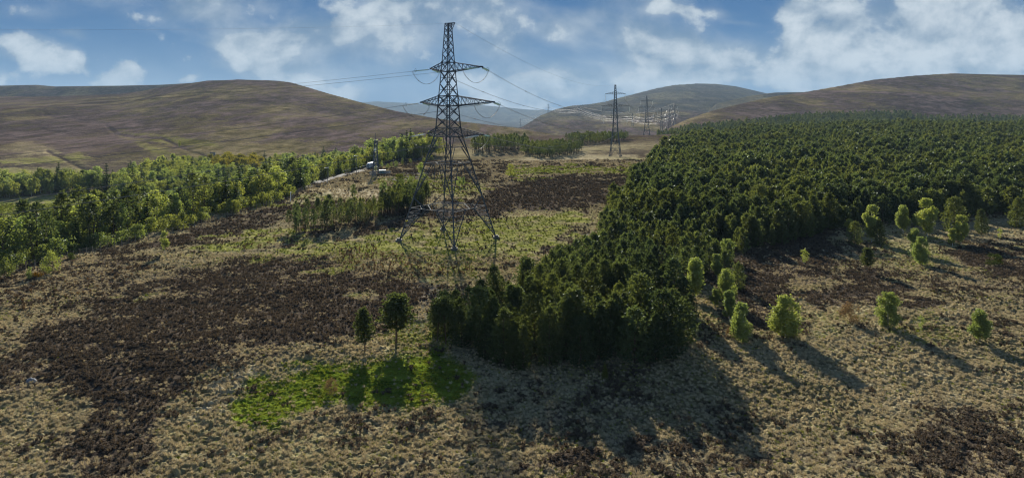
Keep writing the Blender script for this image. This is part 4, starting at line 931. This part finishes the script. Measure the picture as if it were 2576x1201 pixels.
# ---------------------------------------------------------------- suspension towers further along the line
def suspension_template(th):
    """height 50; arms along local x; th thickens thin members on the farther copies"""
    root = empty('transmission_tower'); P = [(0, 7.2), (18, 3.4), (27, 2.5), (36, 1.8), (43, 1.3), (49.5, .7)]
    sd = lambda z: ipl(z, P)
    def cn(k, z): s_ = sd(z) / 2; i, j = ((-1, -1), (1, -1), (1, 1), (-1, 1))[k % 4]; return Vector((i * s_, j * s_, z))
    for k in range(4):
        b = MB()
        for (z0, _), (z1, _) in zip(P[:-1], P[1:]): b.bar(cn(k, z0), cn(k, z1), .26 * th)
        b.build('leg', M['steel_far'], root)
        f = MB(); c = cn(k, 0); f.box((c.x, c.y, -.2), (1.1, 1.1, 1.6)); f.build('concrete_foot', M['concrete'], root)
    b = MB(); lv = [5.5, 12, 18, 21, 24, 27, 29.5, 32, 34, 36, 38, 40, 41.6, 43, 44.6, 46.2, 47.9, 49.5]
    for z0, z1 in zip(lv[:-1], lv[1:]):
        for k in range(4):
            b.bar(cn(k, z0), cn(k + 1, z1), .11 * th); b.bar(cn(k + 1, z0), cn(k, z1), .11 * th)
    for k in range(4):
        b.bar(cn(k, 5.5), cn(k + 1, 5.5), .16 * th); m_ = (cn(k, 5.5) + cn(k + 1, 5.5)) / 2; b.bar(m_, cn(k, 0), .12 * th); b.bar(m_, cn(k + 1, 0), .12 * th); b.bar(cn(k, 49.5), cn(k + 1, 49.5), .12 * th)
        for z in (27, 36, 43, 18): b.bar(cn(k, z), cn(k + 1, z), .14 * th)
    b.build('body_bracing', M['steel_far'], root)
    tips = []
    for z, L in ((43, 6.9), (34.6, 9.6), (26.6, 7.9)):
        for sg in (-1, 1):
            b = MB(); e = Vector((sg * L, 0, z + .3)); ks = (1, 2) if sg > 0 else (0, 3)
            for k in ks:
                bb, tt = cn(k, z), cn(k, z + 1.7); b.bar(bb, e, .16 * th); b.bar(tt, e, .14 * th)
                for i in range(1, 5): b.bar(bb.lerp(e, i / 5), tt.lerp(e, i / 5), .07 * th); b.bar(bb.lerp(e, (i) / 5), tt.lerp(e, (i - 1) / 5), .07 * th)
            b.build('cross_arm', M['steel_far'], root)
            s_ = MB(); s_.bar(e, e - Vector((0, 0, .5)), .08 * th, m=1)
            for q in range(14):
                c = e - Vector((0, 0, .6 + q * .26)); s_.tube([c, c - Vector((0, 0, .12)), c - Vector((0, 0, .24))], [.08 * th, .17 * th, .10 * th], 6, 0)
            s_.bar(e - Vector((0, -.25, 4.3)), e - Vector((0, .25, 4.3)), .12 * th, m=1)
            s_.build('insulator_string', [M['porcelain'], M['steel_far']], root); tips.append(Vector((sg * L, 0, z + .3 - 4.4)))
    return root, tips, Vector((0, 0, 49.6))
# (column, distance, thickness class, label)
TW = [(1548, 457, 0, 'second nearest steel pylon, standing on the pale moor beyond the big one'), (1627, 791, 0, 'third pylon, at the far edge of the moor'), (1664, 1160, 1, 'fourth pylon, half sunk behind the moor edge'),
      (1685, 1420, 1, 'fifth pylon at the foot of the right hill'), (1697, 1640, 1, 'sixth pylon, where the line turns at the foot of the hill'), (1591, 2150, 1, 'faint pylon between the sixth and the middle hill'),
      (1457, 2700, 1, 'faint pylon low on the middle hill'), (1379, 3150, 1, 'tiny pylon on the left flank of the middle hill'), (1309, 3700, 1, 'small distant pylon in the hazy gap left of the middle hill')]
tmpl0, TIPS, TPK = suspension_template(1.15); tmpl1, _, _ = suspension_template(1.45)
pos = [Vector(((u - HU) / FU * Y, Y, 0)) for u, Y, _, _ in TW]
TOPV = [213, 240.5, 272, 270, 259, 290, 294, 296, 297]
nodes = []
for i, (u, Y, th, lb) in enumerate(TW):
    p = pos[i]; p.z = gz(p.x, p.y)
    ztop = CAMZ + (HV - TOPV[i]) * Y / FU; H = ztop - p.z
    if i >= 2: p.z = max(p.z, ztop - 62) ; H = min(max(ztop - p.z, 42), 62)
    a = pos[i - 1] if i else Vector((TC.x, TC.y, 0)); b_ = pos[i + 1] if i < len(TW) - 1 else p + (p - a)
    d = ((p - a).normalized() + (b_ - p).normalized()); ang = math.atan2(d.y, d.x) - math.pi / 2; s_ = H / 49.6
    src = tmpl0 if th == 0 else tmpl1
    if i in (0, 2): r = src; r.location = p; r.rotation_euler = (0, 0, ang); r.scale = (1, 1, s_) if i == 0 else (1, 1, s_)
    else: r = copy_tree(src, p, ang, (1, 1, s_))
    tag(r, lb, 'pylon', 'pylons of the line running up the valley')
    rot = lambda v: Vector((v.x * math.cos(ang) - v.y * math.sin(ang), v.x * math.sin(ang) + v.y * math.cos(ang), v.z * s_)) + p
    nodes.append(([rot(t) for t in TIPS], rot(TPK))); print('tower', i, round(p.x), round(p.y), round(p.z, 1), 'H', round(H, 1))

# ---------------------------------------------------------------- conductors: each pair of wires of a span is a thing
def wire(name, p, q, sag, r, label, mat, group, twin=.22, n=26, spacers=False):
    b = MB(); p = Vector(p); q = Vector(q); h = (q - p).cross(Vector((0, 0, 1))).normalized()
    def at(t, off): return p.lerp(q, t) + h * off - Vector((0, 0, 4 * sag * t * (1 - t)))
    for off in ((-twin, twin) if twin else (0,)): b.tube([at(i / n, off) for i in range(n + 1)], r, 4)
    if spacers:
        for t in np.arange(.12, .98, .16): b.bar(at(t, -twin * 1.5), at(t, twin * 1.5), .16)
    return tag(b.build(name, mat), label, 'power line', group)
LV = ('top', 'middle', 'bottom')
dl = Vector((-.80, -.60, 0))
for i, (eL, eO) in enumerate(ATT):
    lv = LV[i // 2]; sd_ = ('right', 'left')[i % 2]
    # far end of the left hand span stands outside the picture
    end = eL + dl * 330 + Vector((0, 0, -9))
    wire('power_line', eL, end, 9.5 if i > 1 else 9., .024, f'wire pair leaving the big pylon to the left from its {lv} {sd_} arm', M['wire'], 'wire pairs leaving the big pylon to the left', .22, 60)
    tip = nodes[0][0][(i // 2) * 2 + (1 if i % 2 == 0 else 0)]
    wire('power_line', eO, tip, 9, .028, f'wire pair from the {lv} {sd_} arm of the big pylon to the second pylon', M['wire'], 'wire pairs from the big pylon to the second', .2, 40, True)
wire('power_line', PEAK_L, PEAK_L + dl * 330 + Vector((0, 0, -10)), 6.5, .010, 'single thin earth wire leaving the top of the big pylon to the left', M['wire'], None, 0, 60)
wire('power_line', PEAK_R, nodes[0][1], 6, .02, 'single thin earth wire from the top of the big pylon to the second pylon', M['wire'], None, 0, 40)
ORD = ('second', 'third', 'fourth', 'fifth', 'sixth', 'seventh', 'eighth', 'ninth', 'last')
for a in range(len(nodes) - 1):
    (ta, pa_), (tb, pb_) = nodes[a], nodes[a + 1]; L = (pb_ - pa_).length
    for i in range(6):
        wire('power_line', ta[i], tb[i], min(16, 9 * (L / 340) ** 1.2), (.04, .055, .07, .08, .11, .16, .19, .21)[a], f'{LV[i // 2]} {("left", "right")[i % 2]} wires between the {ORD[a]} and {ORD[a + 1]} pylon of the line', M['wire'] if a < 2 else M['wire_glint'], 'wires of the line running up the valley', .2 if a < 2 else 0, 20)
    wire('power_line', pa_, pb_, 7, (.03, .05, .07, .08, .08, .08, .08, .1)[a], f'earth wire between the tops of the {ORD[a]} and {ORD[a + 1]} pylon', M['wire_glint'], None, 0, 14)

# ---------------------------------------------------------------- fence along the edge of the moor
FL = [(-20, 706), (11, 697), (60, 683), (141, 664), (234, 639), (311, 620), (410, 595), (491, 575), (550, 554), (638, 531), (700, 514), (731, 507), (762, 478), (821, 464)]
def fence():
    pts = [cast(u, v) for u, v in FL]; seg = [0]
    for a, b in zip(pts[:-1], pts[1:]): seg.append(seg[-1] + (Vector(b) - Vector(a)).length)
    def along(s_):
        x = np.interp(s_, seg, [p.x for p in pts]); y = np.interp(s_, seg, [p.y for p in pts]); return Vector((x, y, gz(x, y)))
    root = empty('wire_fence', along(0)); tag(root, 'tall wire fence on grey wooden posts dividing the moor from the valley wood', 'fence'); o = along(0)
    n = 84; P = [along(seg[-1] * i / (n - 1)) for i in range(n)]
    for i, p in enumerate(P):
        b = MB(); h = 1.9 + .15 * math.sin(i * 3.7); tl = Vector((.06 * math.sin(i * 5), .06 * math.cos(i * 9), 0))
        b.tube([p - o - Vector((0, 0, .3)), p - o + tl + Vector((0, 0, h))], [.09, .075], 6)
        if i % 12 == 5: b.bar(p - o + Vector((0, 0, h * .8)), p - o + Vector((.9, -1.2, 0)), .1)
        b.build('fence_post', M['wood'], root)
    for hz in (.35, .8, 1.25, 1.7):
        b = MB(); b.tube([p - o + Vector((0, 0, hz)) for p in P], .009, 4); b.build('fence_wire', M['wood'], root)
    p = cast(731, 508); b = MB(); b.tube([(0, 0, -.3), (0, 0, 3.6)], [.16, .14], 8); b.bar((0, 0, 3.4), (.5, .3, 3.4), .1)
    tag(b.build('corner_post', M['white'], None, p), 'pale tall post at the corner of the fence', 'post')
fence()

# ---------------------------------------------------------------- road, lorry, mast, cabin
RD = [(770, 472), (785, 466), (818, 455), (850, 446), (880, 437), (915, 428), (957, 417), (986, 412), (1021, 405), (1040, 402), (1062, 398)]
def road():
    c = [cast(u, v) for u, v in RD]; pts = []
    for a, b in zip(c[:-1], c[1:]):
        for k in range(6): pts.append(Vector(a).lerp(Vector(b), k / 6))
    pts.append(Vector(c[-1])); zs = [gz(p.x, p.y) for p in pts]
    zs = np.convolve(np.pad(zs, 4, 'edge'), np.ones(9) / 9, 'valid'); V = []; F = []; W = [-4.4, -3.3, -3.29, 3.29, 3.3, 4.4]; hz = [-.5, .16, .165, .165, .16, -.5]
    for i, p in enumerate(pts):
        d = (pts[min(i + 1, len(pts) - 1)] - pts[max(i - 1, 0)]); d.z = 0; d.normalize(); s_ = Vector((d.y, -d.x, 0))
        for w_, h in zip(W, hz): q = p + s_ * w_; V.append((q.x, q.y, max(zs[i], gz(q.x, q.y) if abs(w_) < 3.4 else -99) + h))
    for i in range(len(pts) - 1):
        for k in range(5): a = i * 6 + k; F.append((a, a + 1, a + 7, a + 6))
    o = link('road', mesh_np('road', V, F, M['asphalt'])); o['kind'] = 'structure'; return pts, zs
RP, RZ = road()
def lorry():
    p = cast(941, 423.5); i = min(range(len(RP)), key=lambda k: (RP[k] - p).length); p = RP[i]; d = RP[i - 1] - RP[i + 1]; ang = math.atan2(d.y, d.x)
    root = empty('lorry', (p.x, p.y, float(RZ[i]) + .3), ang, .8); tag(root, 'white fronted lorry with a grey box body driving on the valley road', 'lorry')
    b = MB(); b.box((-3.3, 0, 2.3), (7.6, 2.5, 2.9)); b.box((-3.3, 0, .78), (7.8, 2.2, .16)); b.build('box_body', M['truck_side'], root)
    r = MB(); r.box((-3.3, 0, 3.79), (7.7, 2.56, .07)); r.build('box_roof', M['white'], root)
    c = MB(); c.add([(.7, -1.2, .6), (2.7, -1.2, .6), (2.7, -1.2, 1.7), (2.35, -1.15, 3.0), (.9, -1.15, 3.5), (.7, -1.2, 3.4), (.7, 1.2, .6), (2.7, 1.2, .6), (2.7, 1.2, 1.7), (2.35, 1.15, 3.0), (.9, 1.15, 3.5), (.7, 1.2, 3.4)],
          [(0, 1, 2, 3, 4, 5), (11, 10, 9, 8, 7, 6), (0, 6, 7, 1), (1, 7, 8, 2), (2, 8, 9, 3), (3, 9, 10, 4), (4, 10, 11, 5), (5, 11, 6, 0)]); c.build('cab', M['white'], root)
    g_ = MB(); g_.add([(2.715, -1.05, 1.75), (2.715, 1.05, 1.75), (2.40, 1.0, 2.9), (2.40, -1.0, 2.9)], [(0, 1, 2, 3)]); g_.box((1.7, -1.22, 2.2), (.9, .03, .7)); g_.box((1.7, 1.22, 2.2), (.9, .03, .7)); g_.build('windscreen', M['glass'], root)
    gr = MB(); gr.box((2.72, 0, 1.1), (.05, 1.7, .5)); gr.build('grille', M['glass'], root)
    for y in (-.9, .9): h = MB(); h.box((2.73, y, .8), (.06, .35, .2)); h.build('headlight', M['porcelain'], root)
    for x, y in ((1.7, -1.05), (1.7, 1.05), (-4.4, -1.05), (-4.4, 1.05), (-5.5, -1.05), (-5.5, 1.05)):
        wv = MB(); wv.tube([(x, y - .15, .48), (x, y + .15, .48)], .48, 14); wv.build('wheel', M['rubber'], root)
lorry()
def mast():
    p = cast(945, 439); H = 17; root = empty('lattice_mast', p); tag(root, 'slender grey lattice mast with aerials beside the roadside cabin', 'mast')
    b = MB()
    def cn(k, z): s_ = (2.6 - 1.5 * z / H) / 2; i, j = ((-1, -1), (1, -1), (1, 1), (-1, 1))[k % 4]; return Vector((i * s_, j * s_, z))
    for k in range(4):
        b.bar(cn(k, -.4), cn(k, H), .22)
        for q in range(9): z0, z1 = H * q / 9, H * (q + 1) / 9; b.bar(cn(k, z0), cn(k + 1, z1), .13); b.bar(cn(k + 1, z0), cn(k, z1), .13); b.bar(cn(k, z1), cn(k + 1, z1), .12)
    b.build('lattice', M['steel_far'], root)
    a = MB(); a.tube([(0, 0, H - .5), (0, 0, H + 3.6)], .11, 6)
    for t in range(3): x = .95 * math.cos(t * 2.1); y = .95 * math.sin(t * 2.1); a.box((x, y, H - 1.1), (.35, .35, 2.2)); a.bar((0, 0, H - 1), (x, y, H - 1), .1)
    a.build('aerial', M['steel_far'], root)
    d = MB(); d.tube([(0, -1.0, H - 4.5), (0, -1.35, H - 4.5)], [.2, .6], 12); d.build('dish', M['white'], root)
    q = cast(962, 438); r2 = empty('equipment_cabin', q, .2, .72); tag(r2, 'small blue green equipment cabin with a pale flat roof', 'cabin')
    w_ = MB(); w_.box((0, 0, 1.3), (4.2, 2.6, 2.8)); w_.build('wall', M['teal'], r2); f = MB(); f.box((0, 0, 2.82), (4.6, 3.0, .22)); f.build('roof', M['steel_far'], r2)
    dr = MB(); dr.box((-.9, -1.33, 1.1), (.95, .05, 2.0)); dr.build('door', M['steel_far'], r2); lv = MB(); lv.box((1.0, -1.33, 1.7), (1.2, .05, .6)); lv.build('louvre', M['steel_far'], r2)
    for a_, b_, lb in (((930, 440), (945, 442.5), 'pale palisade fence at the foot of the mast'), ((967, 439), (982, 438), 'pale palisade fence right of the cabin')):
        A, B_ = cast(*a_), cast(*b_); r3 = empty('palisade_fence', A); tag(r3, lb, 'fence'); n = int((B_ - A).length / .35) + 1; m = MB()
        for i in range(n):
            c = A.lerp(B_, i / max(1, n - 1)); z = gz(c.x, c.y); m.box((c.x - A.x, c.y - A.y, z - A.z + .9), (.16, .05, 2.0))
        m.build('pales', M['rock'], r3); rl = MB()
        for hz in (.5, 1.5): rl.bar((0, 0, hz), (B_.x - A.x, B_.y - A.y, gz(B_.x, B_.y) - A.z + hz), .08)
        rl.build('rail', M['steel_far'], r3)
    for u, v, H2, lb in ((897, 440, 9.5, 'grey lighting column with a short arm left of the lorry'), (824, 462, 7, 'thin pole by the road near the fence end')):
        c = cast(u, v); r4 = empty('pole', c); tag(r4, lb, 'pole'); m = MB(); m.tube([(0, 0, -.3), (0, 0, H2)], [.14, .08], 8); m.build('shaft', M['steel_far'], r4)
        h = MB(); h.bar((-.9, 0, H2), (.7, 0, H2 + .15), .16); h.box((-.9, 0, H2), (.9, .35, .18)); h.build('lamp_head', M['white'], r4)
mast()
def barrier():
    pts = []
    for i in range(24, len(RP) - 2, 2):
        d = (RP[i + 1] - RP[i - 1]); d.z = 0; d.normalize(); s_ = Vector((-d.y, d.x, 0)); q = RP[i] + s_ * 4.0; pts.append(Vector((q.x, q.y, float(RZ[i]) + .6)))
    root = empty('crash_barrier', pts[0]); tag(root, 'low grey crash barrier along the far side of the valley road', 'barrier'); o = pts[0]
    b = MB()
    for a, c in zip(pts[:-1], pts[1:]): b.bar(a - o + Vector((0, 0, .7)), c - o + Vector((0, 0, .7)), .06, .18)
    b.build('rail', M['steel_far'], root)
    for p in pts: m = MB(); m.box((p.x - o.x, p.y - o.y, p.z - o.z + .1), (.12, .12, 1.2)); m.build('barrier_post', M['steel_far'], root)
barrier()
# a pale boulder in the heather at the lower left
def boulder():
    p = cast(78, 964); rg = g(5); V = []; F = []; n = 9
    for i in range(5):
        for j in range(n):
            a = 2 * math.pi * j / n; ph = (i / 4) * math.pi * .5; V.append((.75 * math.cos(a) * math.cos(ph) * rg.uniform(.75, 1.15), .5 * math.sin(a) * math.cos(ph) * rg.uniform(.75, 1.15), .62 * math.sin(ph) * rg.uniform(.8, 1.1)))
    for i in range(4):
        for j in range(n): F.append((i * n + j, i * n + (j + 1) % n, (i + 1) * n + (j + 1) % n, (i + 1) * n + j))
    tag(link('boulder', mesh_np('boulder', V, F, M['rock']), None, (p.x, p.y, p.z + .1)), 'pale blue grey boulder in the dark heather at the lower left', 'boulder')
boulder()
# small cottage far off in the valley
def cottage():
    p = cast(535, 389); root = empty('cottage', p, .3); tag(root, 'tiny pale roofed shed behind the wood at the foot of the left hill', 'shed')
    w_ = MB(); w_.box((0, 0, 1.2), (9, 5, 3)); w_.build('wall', M['rock'], root); root.scale = (.6, .6, .6); r = MB(); r.add([(-4.8, -2.8, 2.7), (4.8, -2.8, 2.7), (4.8, 0, 4.6), (-4.8, 0, 4.6), (4.8, 2.8, 2.7), (-4.8, 2.8, 2.7)], [(0, 1, 2, 3), (3, 2, 4, 5), (0, 3, 5), (1, 4, 2), (0, 5, 4, 1)]); r.build('roof', M['concrete'], root)
cottage()

# ---------------------------------------------------------------- air
def haze():
    m = bpy.data.materials.new('haze'); m.use_nodes = True; t = NT(m.node_tree)
    for n in list(t.n): t.n.remove(n)
    o = t.node('ShaderNodeOutputMaterial'); v = t.node('ShaderNodeVolumePrincipled'); v.inputs['Color'].default_value = (.50, .73, 1., 1); v.inputs['Density'].default_value = HAZE; v.inputs['Anisotropy'].default_value = 0
    t.link(v.outputs[0], o.inputs['Volume'])
    b = MB(); b.box((0, 8400, 130), (34000, 17000, 1020)); ob = b.build('haze', m); ob['kind'] = 'stuff'; ob['label'] = 'thin blue haze filling the valley and softening the far hills'; ob['category'] = 'haze'
HAZE = 5.2e-5
haze()

# ---------------------------------------------------------------- tufts, sprigs and rushes over the near ground
def tuft_mesh(n, r, h, rg, w_=.035, droop=.3):
    V = []; F = []
    for i in range(n):
        a = rg.uniform(0, 6.283); b_ = rg.uniform(0, r * .45); L = rg.uniform(.5, 1.1) * r; hh = h * rg.uniform(.6, 1.1)
        p0 = np.array((math.cos(a) * b_ * .4, math.sin(a) * b_ * .4, -.03)); p1 = np.array((math.cos(a) * (b_ + L * .45), math.sin(a) * (b_ + L * .45), hh)); p2 = np.array((math.cos(a) * (b_ + L), math.sin(a) * (b_ + L), hh * (1 - droop * 2 * rg.uniform(.4, 1))))
        s_ = np.array((-math.sin(a), math.cos(a), 0)) * w_; k = len(V)
        V += [p0 - s_, p0 + s_, p1 + s_, p1 - s_, p2]; F += [(k, k + 1, k + 2, k + 3), (k + 3, k + 2, k + 4, k + 4)]
    F = np.array(F); V = np.array(V); q = F[:, 2] != F[:, 3]
    me = bpy.data.meshes.new('tuft'); me.from_pydata(V.tolist(), [], [tuple(dict.fromkeys(f)) for f in F.tolist()]); return me
def tufts():
    def tm(mat, args):
        r_ = []
        for k, (n, r, h, w_, dr) in enumerate(args):
            me = tuft_mesh(n, r, h, g(500 + k), w_, dr); me.materials.append(mat); r_.append(bpy.data.objects.new('tuft', me))
        return r_
    rg = g(77)
    def pts(n, y0, y1):
        y = 1 / rg.uniform(1 / y1, 1 / y0, n) if False else np.sqrt(rg.uniform(y0 ** 2, y1 ** 2, n)); x = rg.uniform(-.83, .83, n) * y
        return x, y, gsample(x, y, 'Z'), gsample(x, y, 'he'), gsample(x, y, 'br'), gsample(x, y, 'gr'), gsample(x, y, 'dome')
    x, y, z, he, br, gr, dm = pts(120000, 54, 150)
    k = (he + 1.5 * fbm(x, y, 6, 5, 3) + 1.6 * fbm(x, y, 1.6, 2, 7) + rg.uniform(-.25, .25, len(x)) < .62) & (br < rg.uniform(.1, 1.1, len(x))) & (rg.uniform(0, 1, len(x)) < .25 + .9 * dm) & (rg.uniform(0, 1, len(x)) < 1.3 - y / 190)
    n = int(k.sum()); print('straw', n)
    FT_S = tm(M['straw'], [(16, .26, .20, .020, .5), (12, .30, .16, .022, .6), (20, .22, .24, .018, .4)]); field('tussock_grass', np.stack([x, y, z], 1)[k], rg.uniform(.6, 1.25, n), rg.uniform(0, 6.28, n), FT_S, 'pale dry tussock grass covering the foreground slope', 'grass')
    k = (he + .35 * fbm(x, y, 2, 2, 3) < .5) & ((br > rg.uniform(.1, .8, len(x))) | (gr > .35) | (rg.uniform(0, 1, len(x)) < .16 + .5 * (fbm(x, y, 4, 3, 33) > .06))) & (rg.uniform(0, 1, len(x)) < .8); n = int(k.sum()); print('green', n)
    field('green_grass', np.stack([x, y, z], 1)[k], rg.uniform(.5, 1.1, n), rg.uniform(0, 6.28, n), tm(M['grass'], [(12, .22, .16, .020, .4), (9, .26, .12, .022, .5)]), 'fresh green grass in the wet hollows of the foreground', 'grass')
    x, y, z, he, br, gr, dm = pts(150000, 54, 190)
    k = (he + 1.5 * fbm(x, y, 6, 5, 3) + 1.6 * fbm(x, y, 1.6, 2, 7) + rg.uniform(-.3, .3, len(x)) > .60) & (rg.uniform(0, 1, len(x)) < 1.25 - y / 210); n = int(k.sum()); print('heather', n)
    field('heather', np.stack([x, y, z], 1)[k], rg.uniform(.6, 1.4, n), rg.uniform(0, 6.28, n), tm(M['heather'], [(14, .26, .26, .045, .1), (18, .30, .22, .04, .15), (12, .22, .32, .05, .05)]), 'low dark brown heather covering the moor', 'heather')
    # coarser cover further out: heather bushes and grass clumps
    x, y, z, he, br, gr, dm = pts(150000, 150, 430); q = he + 1.5 * fbm(x, y, 8, 4, 13) + 1.4 * fbm(x, y, 2.5, 2, 17) + rg.uniform(-.3, .3, len(x)); sz = 1.2 + (y - 150) / 220; rr = rg.uniform(0, 1, len(x)); vis = y < 420
    hm = [(12, .30, .30, .07, .1), (14, .36, .24, .07, .15)]
    k = (q > .6) & (rr < .8) & vis; n = int(k.sum()); print('heather far', n)
    field('heather', np.stack([x, y, z], 1)[k], sz[k] * rg.uniform(.6, 1.3, n), rg.uniform(0, 6.28, n), tm(M['heather'], hm), 'dark heather bushes scattered over the middle of the moor', 'heather')
    k = (q < .42) & (gr < .4) & (rr < .5) & vis; n = int(k.sum())
    field('tussock_grass', np.stack([x, y, z], 1)[k], sz[k] * rg.uniform(.6, 1.2, n), rg.uniform(0, 6.28, n), tm(M['straw'], [(12, .30, .2, .05, .5)]), 'pale grass clumps over the middle of the moor', 'grass')
    k = (q < .5) & (gr > .3) & (rr < .6) & vis; n = int(k.sum())
    field('green_grass', np.stack([x, y, z], 1)[k], sz[k] * rg.uniform(.5, 1.1, n), rg.uniform(0, 6.28, n), tm(M['grass'], [(12, .30, .2, .05, .4)]), 'yellow green grass clumps around the big pylon and beyond', 'grass')
    # rushes by the big pylon
    P = scatter([(835, 650), (860, 625), (930, 622), (1010, 640), (1080, 655), (1180, 665), (1195, 690), (1080, 702), (960, 685), (860, 680)], (-70, 10), (100, 190), 1.6, 601, .95)
    P2 = scatter([(560, 640), (640, 612), (720, 590), (735, 604), (640, 630)], (-110, 0), (100, 220), 2.2, 603, .95); P3 = scatter([(0, 740), (200, 690), (420, 660), (300, 720), (60, 790)], (-140, 0), (90, 180), 2.4, 605, .95)
    P = np.concatenate([P, P2, P3]); P[:, 2] = gsample(P[:, 0], P[:, 1], 'Z'); n = len(P); print('rush', n)
    field('rushes', P, rg.uniform(.7, 1.3, n), rg.uniform(0, 6.28, n), tm(M['rush'], [(24, .36, .5, .03, .15), (18, .30, .42, .03, .2)]), 'brown rush clumps in the wet grass around the big pylon', 'rushes')
tufts()
